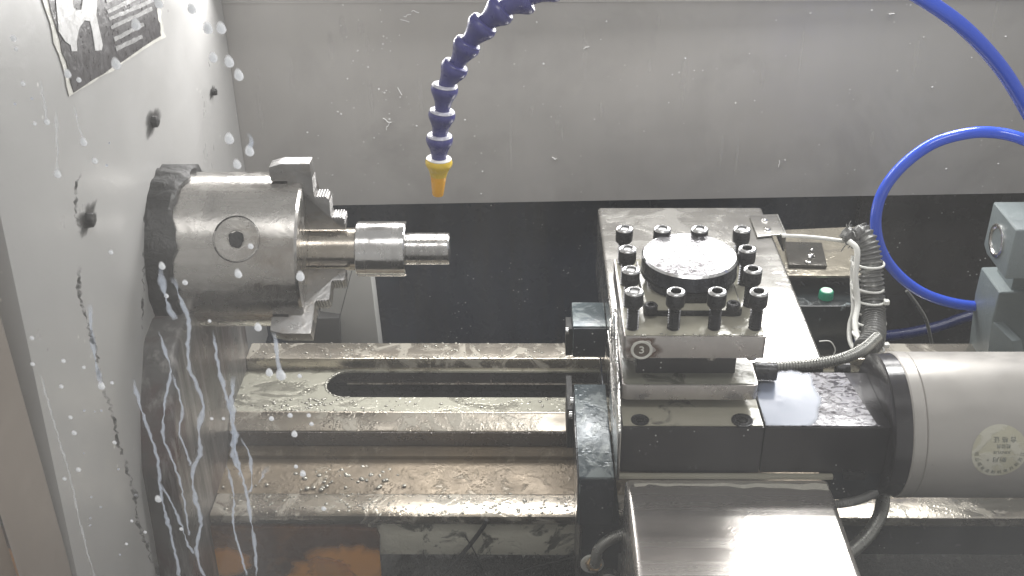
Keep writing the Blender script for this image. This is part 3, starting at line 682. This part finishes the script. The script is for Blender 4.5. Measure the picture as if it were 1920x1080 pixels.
build('rust_ring', g, glassmat('rust_bloom', (.12, .06, .035), .95, .5, trans=0), fl)
# cap
ccx, ccy = .1476, -.1148; rc_ = .0447
cap = build('cap', lathe([(.0282, 0), (.0282, .0405), (.038, .0405), (.0385, rc_-.001), (.0395, rc_), (.0535, rc_), (.0552, rc_-.0015), (.0552, rc_-.0021)], (ccx, ccy, 0), (0, 0, 1), 96), M['capside'], tp)
build('cap_top', lathe([(.0545, 0), (.0545, rc_-.0025), (.0553, rc_-.0022), (.0556, rc_-.003), (.0554, 0)], (ccx, ccy, 0), (0, 0, 1), 96), M['cap'], cap)
build('cap_rim', lathe([(.0538, rc_+.0001), (.0550, rc_-.0010), (.0558, rc_-.0018), (.0556, rc_-.0026), (.0530, rc_-.003)], (ccx, ccy, 0), (0, 0, 1), 96), M['rim'], cap)
build('cap_groove', lathe([(.0372, rc_-.003), (.0372, rc_+.0005), (.0384, rc_+.0005), (.0384, rc_-.003)], (ccx, ccy, 0), (0, 0, 1), 96), M['black'], cap)
build('cap_hex', box(ccx-.0120, ccx+.0120, ccy-.0448, ccy-.035, .0282, .0368, .001), M['black'], cap)
bpx0, bpx1 = .1015, .1905
pl = build('cap_plate', rbox(bpx0, bpx1, -.172, -.075, .0221, .0275, .004, .0008), M['black'], tp)
build('plate_film', rbox(bpx0+.001, bpx1-.001, -.171, -.076, .0276, .0280, .004, .0001), M['creamtop'], pl)
for (px, py) in ((1220, 583), (1374, 580)):
    c = atZ(px, py, .0281)
    s_ = build('small_screw', lathe([(0, 0), (0, .0062), (.006, .0062), (.007, .0054), (.007, .003), (.004, .003), (.004, 0)], c, (0, 0, 1), 24), M['black'], pl)
# clamp screws
xs4 = (.0895, .1260, .1622, .1985); ys4 = (-.1915, -.152, -.112, -.0715)
c = Vector((xs4[0], ys4[0], .0215))
hr = .0084; zt0 = .0385
s1 = bmesh.new()
head = lathe([(.0232, 0), (.0232, hr-.0018), (.0245, hr-.0004), (.0262, hr), (.0365, hr), (.0382, hr-.0006), (.0388, hr-.0014), (.0388, .0050)], c, (0, 0, 1), 32)
cl = build('clamp_screw', head, M['black'], tp)
build('head_rim_glint', lathe([(.0374, hr+.00005), (.0384, hr-.0003), (.0391, hr-.0012), (.0393, .0058), (.0388, .0049), (.0380, .0047)], c, (0, 0, 1), 32), M['rim'], cl)  # bright ring carrying the glint of the head's edge
build('hex_socket', lathe([(.0389, .00505), (.0330, .0048), (.0330, 0)], c, (0, 0, 1), 6), M['screwtop'], cl, smooth=20)
pr = [(-.0005, 0)]; z = -.0005
while z < .0232:
    pr += [(z, .0038), (z+.0011, .0057), (z+.0015, .0057), (z+.0026, .0038)]; z += .0026
build('thread', lathe(pr, c, (0, 0, 1), 24), M['screwtop'], cl, smooth=20)
spots = [(i, 0) for i in range(4)]+[(i, 3) for i in range(4)]+[(0, 1), (0, 2), (3, 1), (3, 2)]
fillc = lathe([(.0372, 0), (.0372, .0046), (.0376, .0046), (.0378, 0)], c, (0, 0, 1), 20)
cf = build('socket_coolant', fillc, M['labelwhite'], cl, smooth=60)
cf.parent = None; COL.objects.unlink(cf)
fl_todo = []
FILLED = {(0, 0), (0, 1), (0, 2), (0, 3), (1, 3), (2, 3), (3, 3)}
for i, j in spots:
    if (i, j) == (0, 0): n_ = cl
    else: n_ = dup(cl, (xs4[i]-xs4[0]+(.0015*j if i == 3 else 0), ys4[j]-ys4[0], random.uniform(-.0006, .0006)))
    if (i, j) in FILLED: fl_todo.append(n_)
for n_ in fl_todo:
    q = cf.copy(); q.name = 'socket_coolant'; COL.objects.link(q); q.parent = n_
for i, j in []:
    dup(cl, (xs4[i]-xs4[0]+(.0015*j if i == 3 else -.0008*j*0), ys4[j]-ys4[0], random.uniform(-.0006, .0006)))
# screw tips hanging below the flange
for (x, y) in ((.0895, -.1925), (.162, -.1925), (.1985, -.1925)):
    build('screw_tip', lathe([(-.0018, 0), (-.0018, .0056), (-.008, .0054), (-.010, .0040), (-.0105, 0)], (x, y, 0), (0, 0, 1), 20), M['flange'], tp)
c = atZ(1430, 690, -.045)
build('side_stop', cyl(c+Vector((-.008, 0, -.003)), c+Vector((.013, -.002, -.003)), .0085, 24), M['black'], tp)
# water beads on the film
b = bmesh.new()
def bead(p, r, fl=.5):
    q = bmesh.new(); bmesh.ops.create_icosphere(q, subdivisions=2, radius=r)
    for v in q.verts: v.co = Vector((v.co.x*random.uniform(.8, 1.25), v.co.y, v.co.z*fl))+p
    join(b, q)
for i in range(46):
    x = random.uniform(.09, .20); bead(Vector((x, -.2035+random.uniform(-.0004, .002), .0218)), random.uniform(.0005, .0015))
for i in range(80):
    px = random.uniform(470, 1065); bead(atZ(px, random.uniform(646, 670), zt+.0002), random.uniform(.0007, .002))
for i in range(110):
    px = random.choice([random.uniform(470, 1065), random.gauss(560, 60)]); px = min(1065, px)
    bead(atZ(px, random.uniform(747, 771), zp+.0002), random.uniform(.0007, .0024))
for i in range(40):
    px = random.uniform(470, 1065); bead(atZ(px, random.choice([643, 644, 926, 927, 930]), zt if random.random() < .5 else zt), random.uniform(.0006, .0014))
for i in range(130):
    px = random.uniform(420, 1080); bead(atZ(px, random.uniform(928, 966), z5+.0022), random.uniform(.0006, .0022), .4)
for i in range(60):
    px = min(760, random.gauss(640, 70)); bead(Vector((atZ(px, 900, z5).x, random.uniform(y5+.003, y3-.006), z5+.002)), random.uniform(.001, .003), .45)
for i in range(90):
    a = random.uniform(math.pi*.45, math.pi*1.55); p = Vector((xs+math.cos(a)*rs*1.02-.0*rs, (ys0+ys1)/2+math.sin(a)*rs*1.02, zp+.0002)); bead(p, random.uniform(.0007, .0018))
build('coolant_beads', b, M['bubble'], None, 'clear beads of coolant scattered over the bed ways and tool post edge', 'coolant', kind='stuff', smooth=80)

# ================================================================== MOTOR
mo = thing('drive_motor', (.33, -.185, -.16), 'silver cylindrical motor on a black gearbox block right of the tool post', 'motor')
mx0, mx1 = .2095, .322
gb = build('gearbox', box(mx0, mx1, -.23, yz(697, zt2, 1500), -.111, zt2-.0008, .001), M['blockblack'], mo)
tps = [(mx0+.0005, -.2285), (mx1-.008, -.2285), (mx1-.012, -.225), (mx1-.022, yz(699, zt2, 1500)+.0), (mx0+.0005, yz(699, zt2, 1500))]
build('wet_top', prism([(x, y, zt2-.0007) for x, y in tps], (0, 0, .0010), .0003), M['speckletop'], gb)
mc = Vector((0, -.183, -.0905)); MR = .0672
fo = build('motor_flange', lathe([(.322, 0), (.322, MR-.003), (.3235, MR-.0005), (.338, MR), (.338, 0)], mc, (1, 0, 0), 96), M['blockblack'], mo)
build('end_ring', lathe([(.3382, 0), (.3382, MR+.0003), (.3395, MR+.0014), (.3498, MR+.0014), (.3506, MR+.0004), (.3506, 0)], mc, (1, 0, 0), 96), M['motor'], mo)
build('motor_body', lathe([(.3508, 0), (.3508, MR+.0004), (.3516, MR+.0012), (.75, MR+.0012), (.75, 0)], mc, (1, 0, 0), 128), M['motor'], mo)
for (px, py) in ((1588, 692), (1624, 777), (1607, 897)):
    c = atX(px, py, .3215)
    s_ = build('flange_screw', lathe([(.002, 0), (.002, .0068), (-.010, .0068), (-.0115, .0058), (-.0115, .0036), (-.006, .0034), (-.006, 0)], c, (1, 0, 0), 24), M['black'], fo)
c = atX(1555, 886, .295); build('lug', box(c.x-.010, c.x+.010, -.2375, -.2305, -.1135, -.1065, .0008), M['black'], mo)
build('mounting_foot', box(.277, .322, -.228, -.14, -.145, -.1115, .001), M['navy'], mo)
# sticker on the motor
def onmotor(u, v, off): # u along x, v along the arc (metres, + is up)
    a = v/MR
    return a
sc_ = atY(1873, 846, mc.y-MR*.9)
# angle whose surface point projects at py 846
best = min(((abs((lambda P: 540-FPX*((P-CAM).dot(UV))/((P-CAM).dot(F0)))(Vector((sc_.x, mc.y-MR*math.cos(a/100), mc.z+MR*math.sin(a/100))))-846), a/100) for a in range(-150, 120)))
a0_ = best[1]; sxc = atY(1873, 846, mc.y-MR*math.cos(a0_)).x
def ms(u, v, off):
    a = a0_+v/MR; r = MR+.0013+off
    return Vector((sxc+u, mc.y-r*math.cos(a), mc.z+r*math.sin(a)))
g = bmesh.new(); SR = .0245; rings = []
for i in range(1, 9): rings.append([g.verts.new(ms(math.cos(t*math.pi/24)*SR*i/8, math.sin(t*math.pi/24)*SR*i/8, .0002)) for t in range(48)])
c0 = g.verts.new(ms(0, 0, .0002))
for t in range(48): g.faces.new((c0, rings[0][t], rings[0][(t+1) % 48]))
for r0, r1 in zip(rings, rings[1:]):
    for t in range(48): g.faces.new((r0[t], r0[(t+1) % 48], r1[(t+1) % 48], r1[t]))
st = build('round_sticker', g, M['paper'], mo, 'round cream inspection sticker mounted upside down')
g = bmesh.new()
def stext(s, size, cu, cv_, rot=180, sx_=1.0):
    t = text_mesh(s, size); a = rad(rot)
    for v in t.verts:
        x, y = v.co.x*sx_, v.co.y; v.co = ms(cu+x*math.cos(a)-y*math.sin(a), cv_+x*math.sin(a)+y*math.cos(a), .0005)
    join(g, t)
stext('合 格 证', .0058, .004, .0115, 180)
stext('检验员', .0042, .003, .0055, 180)
stext('XINYUE', .0038, .002, -.0002, 180, 1.15)
stext('新月', .0056, .0005, -.0068, 180, 1.2)
stext('®', .003, -.0095, -.0075, 180)
ringt = '江苏新月电机制造有限公司'
for i, chh in enumerate(ringt):
    a = -5-i*(170/(len(ringt)-1)); stext(chh, .0040, math.cos(rad(a))*.0205, math.sin(rad(a))*.0205, a-90+180)
build('sticker_print', g, M['ink'], st, smooth=0)
# milky puddle on the gearbox
g = bmesh.new(); vs = []
for t in range(60):
    a = t/60*2*math.pi; x = 1480+math.cos(a)*56; y = 748+math.sin(a)*50; k_ = 1+.14*noise.noise(Vector((math.cos(a)*2, math.sin(a)*2, 1)))
    x = 1480+(x-1480)*k_; y = 748+(y-748)*k_; x = max(x, 1430+.05*(y-700)); y = min(max(y, 700), 797)
    vs.append(g.verts.new(atZ(x, y, zt2+.0004)))
f = g.faces.new(vs); rr_ = bmesh.ops.extrude_face_region(g, geom=[f]); bmesh.ops.translate(g, vec=(0, 0, .0006), verts=[q for q in rr_['geom'] if isinstance(q, bmesh.types.BMVert)])
FLp = g.verts.layers.float.new('film'); pc = atZ(1480, 748, zt2)
g.verts.ensure_lookup_table()
top_ = [v for v in g.verts if v.co.z > zt2+.0007]
g.free(); g = bmesh.new(); FLp = g.verts.layers.float.new('film'); c0 = g.verts.new(atZ(1478, 750, zt2+.0012)); c0[FLp] = 1; prev = None
for rr_ in (.25, .45, .6, .72, .84, .94, 1.0):
    ring = []
    for t in range(72):
        a = t/72*2*math.pi; k_ = 1+.22*noise.noise(Vector((math.cos(a)*1.8, math.sin(a)*1.8, 1)))+.08*noise.noise(Vector((math.cos(a)*6, math.sin(a)*6, 1)))
        x = 1478+math.cos(a)*66*k_*rr_; y = 750+math.sin(a)*58*k_*rr_
        p_ = atZ(x, y, zt2+.0005); p_.x = max(p_.x, mx0+.0008); p_.y = max(p_.y, -.2285); v = g.verts.new(p_); v[FLp] = min(1, 2.2*max(0, 1-rr_**5)); ring.append(v)
    for t in range(72):
        if prev is None: g.faces.new((c0, ring[t], ring[(t+1) % 72]))
        else: g.faces.new((prev[t], ring[t], ring[(t+1) % 72], prev[(t+1) % 72]))
    prev = ring
M['puddle'] = glassmat('milky_puddle', (.25, .285, .37), 1.6, .22, trans=0)
build('coolant_puddle', g, M['puddle'], None, 'pale blue milky coolant puddle on top of the black gearbox', 'coolant', kind='stuff')

# ================================================================== RIGHT SIDE THINGS
# blue air hose
hp = [(1600, -90, -.14), (1660, -40, -.14), (1725, -6, -.14), (1805, 50, -.14), (1875, 125, -.13), (1922, 200, -.12), (1975, 300, -.10), (2010, 400, -.07), (2030, 400, -.02), (2000, 318, .05), (1960, 284, .08), (1915, 260, .09), (1868, 249, .1), (1815, 250, .1), (1750, 269, .1), (1693, 310, .1), (1655, 360, .1), (1642, 415, .1), (1652, 468, .1), (1682, 513, .1), (1730, 549, .1), (1790, 569, .11), (1850, 574, .12), (1905, 566, .13), (1990, 545, .13)]
build('blue_air_hose', tube([atY(x, y, Y) for x, y, Y in hp], .0063, n=18), M['blue'], None, 'bright blue plastic air hose looping down at the right', 'air hose', smooth=70)
build('hose_reflection', tube([atY(x, y, .40) for x, y in ((1990, 560), (1900, 578), (1820, 592), (1760, 612), (1700, 625), (1640, 632), (1590, 640))], .0085, n=14), mat('hose_reflection_blue', (.008, .016, .09), 0, .25), None, 'dim blue tube imitating the hose reflection low in the dark recess behind the loop', 'air hose', smooth=70)  # extra tube: the blue hose's reflection put into shape and dark colour
cable('grey_capillary_tube', [atY(1700, 545, .2), atY(1722, 575, .2), atY(1738, 605, .2), atY(1750, 660, .2)], .0024, M['steelconduit'], 'thin pale metal tube curving down inside the loop of blue hose', 'tube')
# clear protective sheet edge seen behind hose
# tailstock head
th = thing('tailstock', (.56, .05, -.2), 'grey-green cast tailstock with a bright bored head at the right edge', 'tailstock')
e0, e1, e2, e3 = atX(1862, 377, .5), atX(1905, 430, .5), atX(1885, 525, .5), atX(1842, 468, .5)
ztp = (e0.z+e1.z)/2; zbt = (e2.z+e3.z)/2; yf_ = (e1.y+e2.y)/2; yk_ = (e0.y+e3.y)/2
build('head_block', prism([(.5, yf_, ztp), (.5, yk_, ztp), (.5, yk_, zbt+.006), (.5, yk_-.012, zbt), (.5, yf_, zbt)], (.12, 0, 0), .003, 3), M['greycast'], th)
c = atX(1869, 451, .4995)
tb = build('bore_ring', lathe([(.001, .0125), (.001, .0185), (-.0012, .0185), (-.0018, .0172), (-.0016, .0150), (.0, .0135), (.006, .0128), (.015, .0125), (.0151, 0)], c, (1, 0, 0), 40), M['chrome'], th)
build('bore_dark', lathe([(.0120, 0), (.0120, .0095), (.0125, .0095), (.0125, 0)], c, (1, 0, 0), 24), M['dirt'], tb)
te = th
Y0 = .02
build('foot_block', prism([atY(1874, 548, .06), atY(2150, 540, .06), atY(2150, 700, .06), atY(1848, 700, .06), atY(1861, 600, .06)], (0, .06, 0), .003, 3), M['greycast'], te)
build('foot_web', prism([atY(1861, 603, .0599), atY(1898, 640, .035), atY(1908, 700, .035), atY(1846, 700, .0599)], (.012, .004, 0), .001), M['greycast'], te)
build('neck', box(atY(1900, 540, .06).x, .66, .065, .11, -.12, -.02, .002), M['greycast'], te)
# limit switch shelf
zs = -.10
sh = thing('switch_shelf', atZ(1540, 515, zs), 'stained stainless shelf with a small dark square plate right of the rear cover', 'shelf')
sp = [atZ(1445, 432, zs), atZ(1625, 424, zs), atZ(1625, 517, zs), atZ(1470, 516, zs)]
build('shelf_sheet', prism(sp, (0, 0, -.003), .0005), mat('stained_shelf', (.30, .275, .22), .5, .22, .2, 18, wave=1, wscale=40, col2=(.12, .11, .10), c2=(.5, .65), c2scale=16, drops=.8, dscale=200), sh)
build('square_plate', prism([atZ(1470, 458, zs+.001), atZ(1540, 460, zs+.001), atZ(1550, 503, zs+.001), atZ(1478, 501, zs+.001)], (0, 0, .004), .0006), mat('dark_plate', (.10, .095, .085), .7, .2, .2, 40, wave=.8, wscale=60), sh)
g = bmesh.new()
for i in range(9):
    c = atZ(1518+random.uniform(-10, 10), 480+random.uniform(-14, 14), zs+.006); q = bmesh.new(); bmesh.ops.create_icosphere(q, subdivisions=2, radius=random.uniform(.001, .0028))
    for v in q.verts: v.co += c
    join(g, q)
build('solder_blob', g, M['chrome'], sh)
sw = thing('switch_box', atZ(1540, 575, -.125), 'black wet switch box with a round green button under the shelf', 'switch box')
zw = -.122
pts = [atZ(1480, 519, zw), atZ(1600, 519, zw), atZ(1612, 574, zw), atZ(1480, 574, zw)]
build('switch_body', prism([(p.x, p.y, p.z) for p in pts], (0, 0, -.09), .001), mat('switch_black', (.02, .024, .026), 0, .12, .2, 40, wave=.4, wscale=50, milk=.5, milkcol=(.25, .30, .31), mscale=60, mthr=.63), sw)
c = atZ(1548, 558, zw)
bt = build('green_button', lathe([(0, 0), (0, .0088), (.001, .0088), (.0085, .0082), (.0095, .0076), (.0095, 0)], c, (0, 0, 1), 32), M['green'], sw)
build('button_cap', lathe([(.0096, 0), (.0096, .0070), (.0105, .0066), (.0105, 0)], c, (0, 0, 1), 28), M['mint'], bt)
# cable loom
lm = thing('cable_loom', atY(1640, 650, .0), 'ribbed grey cable conduit tied with white cable ties beside a white wire', 'cable loom')
LP = [(1606, 432, .06), (1622, 450, .05), (1631, 480, .04), (1634, 520, .03), (1637, 560, .02), (1638, 600, .0), (1637, 632, -.03), (1622, 655, -.05)]
build('ribbed_conduit', coil([atY(x, y, Y) for x, y, Y in LP], .0118, .0048, .13, 20), M['conduit'], lm, smooth=60)
build('thin_conduit', coil([atY(x, y, Y) for x, y, Y in ((1645, 632, -.07), (1618, 655, -.10), (1580, 672, -.12), (1530, 682, -.128), (1480, 687, -.132), (1440, 690, -.134))], .0052, .003, .16, 12), M['steelconduit'], lm, smooth=60)
build('white_wire', tube([atY(x, y, Y) for x, y, Y in ((1592, 452, .03), (1607, 470, .02), (1604, 520, .01), (1608, 570, .0), (1603, 610, -.02), (1614, 655, -.05))], .0032, n=10), M['white'], lm, smooth=60)
build('white_wire', tube([atY(x, y, Y) for x, y, Y in ((1600, 480, .04), (1598, 530, .03), (1600, 580, .01), (1593, 610, .0), (1594, 640, -.02), (1606, 662, -.05))], .0026, n=10), M['white'], lm, smooth=60)
for (x, y, Y, tilt, s_) in ((1627, 492, .033, 4, 1), (1626, 537, .022, 8, 1), (1629, 560, .015, 5, -1), (1630, 602, -.003, 6, 1), (1628, 640, -.03, 30, -1)):
    c = atY(x, y, Y); n_ = 30; pts = []
    for t in range(n_+1):
        a = t/n_*2*math.pi; pts.append(c+Vector((math.cos(a)*.0175, math.sin(a)*.0135, math.cos(a)*.0175*-math.tan(rad(tilt)))))
    tie = build('cable_tie', tube(pts, .0014, n=8, sub=1), M['white'], lm, smooth=60)
    hx = c+Vector((.0165*-s_, -.009, .001)); build('tie_head', box(hx.x-.003, hx.x+.003, hx.y-.003, hx.y+.003, hx.z-.0025, hx.z+.0025, .001), M['white'], tie)
g = bmesh.new()
for i in range(7):
    q = bmesh.new(); bmesh.ops.create_icosphere(q, subdivisions=3, radius=.0075)
    c = atY(1600+random.uniform(-18, 18), 444+random.uniform(-10, 10), .05)
    for v in q.verts: v.co = v.co*(1+.45*noise.noise(v.co*220+Vector((i*3, 0, 0))))+c
    join(g, q)
for i in range(16):
    c = atY(1592+random.uniform(-14, 14), 445+random.uniform(-12, 12), .045); d = Vector((random.gauss(0, 1), random.gauss(0, .5), random.gauss(0, 1))).normalized()*.013
    join(g, tube([c, c+d*.5+Vector((0, 0, .002)), c+d], .0006, n=5, sub=3))
build('tape_knot', g, M['conduit'], lm, smooth=60)
cable('white_signal_wire', [atY(1466, 442, .07), atY(1500, 443, .065), atY(1545, 447, .06), atY(1588, 453, .055)], .0022, M['white'], 'pale wire running from the angle bracket to the cable loom', 'wire')
cable('loose_wire_loop', [atY(1536, 640, -.09), atY(1556, 640, -.09), atY(1566, 655, -.09), atY(1562, 668, -.09)], .0006, M['white'], 'fine pale wire loop by the corner of the rear cover', 'wire')
# lower right conduits
build('steel_conduit', coil([atY(x, y, Y) for x, y, Y in ((1655, 905, -.19), (1656, 930, -.2), (1650, 965, -.22), (1630, 1000, -.24), (1600, 1030, -.26), (1570, 1050, -.27))], .0066, .0022, .04, 16), M['steelconduit'], None, 'smooth steel conduit bending down below the motor flange', 'conduit', smooth=60)
build('dark_spiral_cable', coil([atY(x, y, Y) for x, y, Y in ((1550, 946, -.25), (1580, 944, -.25), (1615, 936, -.24), (1655, 918, -.22), (1690, 905, -.20))], .0038, .0022, .14, 12), M['conduit'], None, 'thin dark spiral cable running under the motor from the front cover', 'cable', smooth=60)
for (x, y, X2, Y2) in ((1720, 1000, 1732, 1085), (1850, 985, 1905, 1080), (1660, 1020, 1690, 1085)):
    pass
# oil hose with brass fitting on the apron
oh = thing('oil_line', atY(1112, 1060, -.222), 'short grey oil line with a brass nut and white washer on the carriage apron', 'oil line')
c = atY(1110, 1055, -.2225)
build('washer', cyl(c, c+Vector((0, -.003, 0)), .0115, 28), M['white'], oh)
c2 = c+Vector((0.0005, -.003, .001)); dn = Vector((.15, -.75, .65)).normalized()
build('brass_nut', lathe([(0, 0), (0, .0078), (.008, .0078), (.009, .0066), (.009, 0)], c2, dn, 6), M['brass'], oh, smooth=20)
build('brass_collar', lathe([(.009, 0), (.009, .0056), (.013, .0050), (.013, 0)], c2, dn, 20), M['brass'], oh)
build('flexible_tube', coil([c2+dn*.011, atY(1122, 1030, -.238), atY(1142, 1012, -.238), atY(1165, 1002, -.235), atY(1188, 998, -.225)], .0052, .0016, .05, 14), M['steelconduit'], oh, smooth=60)
c = atY(1140, 1078, -.2225)
build('grease_nipple', cyl(c, c+Vector((0, -.010, 0)), .010, 24), M['steelconduit'], oh)

# ================================================================== WINDOW AND SPLASHES
YP = -.45
wn = build('window_pane', box(-.3715, .55, YP-.003, YP, -.15, .52, 0), M['pane'], None, 'clear machine door window filling the view, hazed with coolant at the left', 'window')
def pp(x, y): return atY(x, y, YP+.0008)
drops = [(360,18,8),(390,55,9),(415,55,9),(400,110,8),(430,118,9),(448,143,9),(430,262,9),(468,285,9),(445,310,8),(25,72,6),(30,92,4),(43,157,5),(88,229,6),(108,328,7),(157,268,7),(178,302,6),(208,473,5),(65,232,4),(298,8,8),(255,48,9),(218,122,9),(127,140,7),(148,150,5),(60,634,5),(61,683,5),(119,677,5),(157,689,4),(115,725,5),(190,725,8),(210,718,4),(132,783,5),(139,812,6),(147,881,6),(121,898,5),(255,929,5),(297,937,8),(215,830,5),(247,977,4),(272,998,4),(340,992,5),(527,705,11),(505,700,8),(484,615,8),(393,602,4),(509,785,6),(544,779,6),(579,779,5),(584,795,5),(552,815,7),(555,875,5),(568,889,7),(607,954,6),(419,785,4),(397,785,4),(304,500,7),(347,530,6),(447,515,8),(563,520,9),(312,555,5),(171,932,3),(237,1020,4),(225,1040,3),(169,972,3),(169,985,3),(190,770,3),(158,770,3),(205,268,2),(200,310,3),(562,705,5),(470,462,6),(28,195,3),(60,185,3),(178,772,2),(157,850,2),(222,880,3),(189,951,3),(560,430,0)]
ORD = ['topmost', 'second', 'third', 'fourth', 'fifth', 'sixth', 'seventh', 'eighth', 'ninth', 'tenth', 'eleventh', 'twelfth', 'thirteenth', 'fourteenth', 'fifteenth', 'sixteenth', 'seventeenth', 'eighteenth', 'nineteenth', 'twentieth', 'twenty-first', 'twenty-second', 'twenty-third', 'twenty-fourth', 'twenty-fifth', 'twenty-sixth', 'twenty-seventh', 'twenty-eighth', 'twenty-ninth', 'thirtieth']
def zone(x, y):
    if x > 350 and y < 330: return 'beside the corner of the grey wall'
    if 75 < x < 310 and y < 185: return 'over the warning label'
    if x < 280 and y < 600: return 'over the grey wall left of the chuck'
    if y < 625: return 'over the chuck'
    if x < 280 and y < 800: return 'over the middle of the grey wall below'
    if x < 280: return 'over the bottom of the grey wall'
    if x < 400: return 'over the dark headstock foot'
    return 'over the left end of the bed'
drops = sorted([d for d in drops if d[2]], key=lambda d: d[1]); zc = {}
for (x, y, r) in drops:
    if not r: continue
    c = pp(x, y); sc = r*.62/FPX*1.08; L_ = 1.8 if r > 6 else 1.25
    q = bmesh.new(); bmesh.ops.create_uvsphere(q, u_segments=28, v_segments=24, radius=sc); FL = q.verts.layers.float.new('film')
    bmesh.ops.rotate(q, verts=q.verts[:], cent=(0, 0, 0), matrix=Matrix.Rotation(math.pi/2, 3, 'X'))
    hz = random.uniform(-.2, .2)
    for v in q.verts:
        rr = min(1, math.hypot(v.co.x, v.co.z)/sc); z_ = v.co.z/sc
        fv = max(0, 1-rr**3)
        if z_ > 0: fv *= 1-.72*z_; v.co.x = v.co.x*(1-.15*z_)+hz*sc*z_*(L_-1); v.co.z *= L_
        v[FL] = min(1, fv*1.6); v.co.y *= .3; v.co += c
    zn = zone(x, y); zi = zc.get(zn, 0); zc[zn] = zi+1; od = ORD[zi]+('' if zi == 0 else ' from the top')
    build('coolant_drop', q, M['milkdrop'] if r > 3 else M['milkrun'], None,
          ('small ' if r < 5 else 'large ' if r > 7 else '')+'milky drop, '+od.replace(' from the top', ' down')+' of those '+zn, 'drop', 'milky drops on the window', smooth=80)
def run(pts, w, m, label, jit=1.5, same=False):
    P = []
    sp = resample([Vector((x, y, 0)) for x, y in pts], 6.5)
    for i, v in enumerate(sp):
        P.append(pp(v.x+random.uniform(-jit, jit), v.y+random.uniform(-1, 1)))
    sd_ = random.random()*50
    g = tube(P, w*.60/FPX, n=16, smoothpts=False, flat=(0, 1, 0), rf=lambda s, i: max(.2, 1+1.3*noise.noise(Vector((i*.21+sd_, 0, 0)))+.5*noise.noise(Vector((i*.7+sd_, 9, 0)))))
    build('coolant_run', g, m, None, label, 'coolant run', 'runs of coolant on the window', smooth=80)
D, Fn = M['milkrun'], M['faintrun']
run([(75, 150), (82, 190), (88, 228)], 3, Fn, 'short faint trail above a drop near the upper left edge')
run([(105, 205), (107, 270), (108, 325)], 3, Fn, 'faint straight trail ending in a drop at the left')
run([(138, 195), (147, 235), (157, 266)], 2.5, Fn, 'faint trail just below the warning label')
run([(463, 250), (471, 262), (468, 283)], 5, D, 'short hooked milky run over the corner of the back sheet', .6)
run([(512, 622), (517, 640), (520, 670), (526, 702)], 6, D, 'broad pale blue run below the chuck ending in a big drop', .6)
run([(168, 570), (171, 620), (178, 670), (184, 700), (190, 722)], 5, D, 'thick milky run on the grey wall ending in a bright drop', .8)
run([(300, 500), (306, 540), (318, 580), (330, 600)], 6, D, 'pale run over the black spindle flange', 1)
run([(325, 520), (338, 560), (353, 600), (352, 650), (355, 690), (372, 730), (382, 765), (373, 800), (375, 850), (362, 880), (365, 930), (377, 980), (368, 1030), (375, 1060), (385, 1085)], 5, D, 'long wavy milky run down from the chuck flange to the bottom edge')
run([(298, 620), (314, 670), (320, 700), (310, 750), (305, 815), (317, 850), (335, 895), (345, 940), (356, 1010)], 3.2, D, 'thin milky run just left of the long wavy one')
run([(250, 710), (262, 760), (280, 810), (295, 860), (300, 910), (310, 960), (325, 1020), (337, 1085)], 4, D, 'milky run along the right boundary of the grey wall')
run([(400, 620), (408, 680), (422, 735), (435, 790), (442, 850), (452, 885), (460, 915), (468, 960), (478, 1020), (482, 1085)], 4, D, 'long milky run over the left end of the bed')
run([(440, 705), (434, 760), (440, 810), (436, 850), (455, 900)], 6, D, 'broad smeared milky run over the bed below the chuck', 2.5)
run([(452, 820), (470, 860), (470, 915), (462, 925)], 3, D, 'small branching run beside the smeared run', 2)
run([(500, 875), (492, 892), (484, 910)], 5, D, 'short diagonal splash over the brown trough', 2)
run([(425, 870), (438, 930), (437, 985), (452, 1040), (465, 1085)], 3, D, 'thin run below the smeared run reaching the bottom edge')
run([(322, 700), (335, 735), (342, 775), (336, 810), (350, 845), (358, 875)], 3, D, 'thin broken run between two long runs left of the bed')
run([(75, 700), (95, 770), (112, 830), (132, 895), (150, 980), (178, 1085)], 2.6, Fn, 'long faint trail down the left part of the grey wall')
run([(300, 905), (325, 950), (340, 985), (352, 1020), (366, 1040)], 3, D, 'faint forked run joining the long wavy run low down')
run([(158, 318), (143, 350), (142, 400), (152, 440)], 3.6, M['darkrun'], 'dark clear run over the grey wall beside the lowest bolt', 3)
run([(148, 500), (150, 560), (165, 610), (180, 660), (190, 720)], 4, M['darkrun'], 'dark clear run above the bright drop on the grey wall', 3)
run([(196, 730), (212, 780), (222, 830), (238, 880), (252, 930), (262, 985), (285, 1050), (300, 1085)], 4.5, M['darkrun'], 'long dark clear run to the bottom edge at left', 4)
run([(275, 370), (272, 450), (268, 540), (266, 620)], 2, M['darkrun'], 'fine dark ripple along the left rim of the spindle flange', 3)
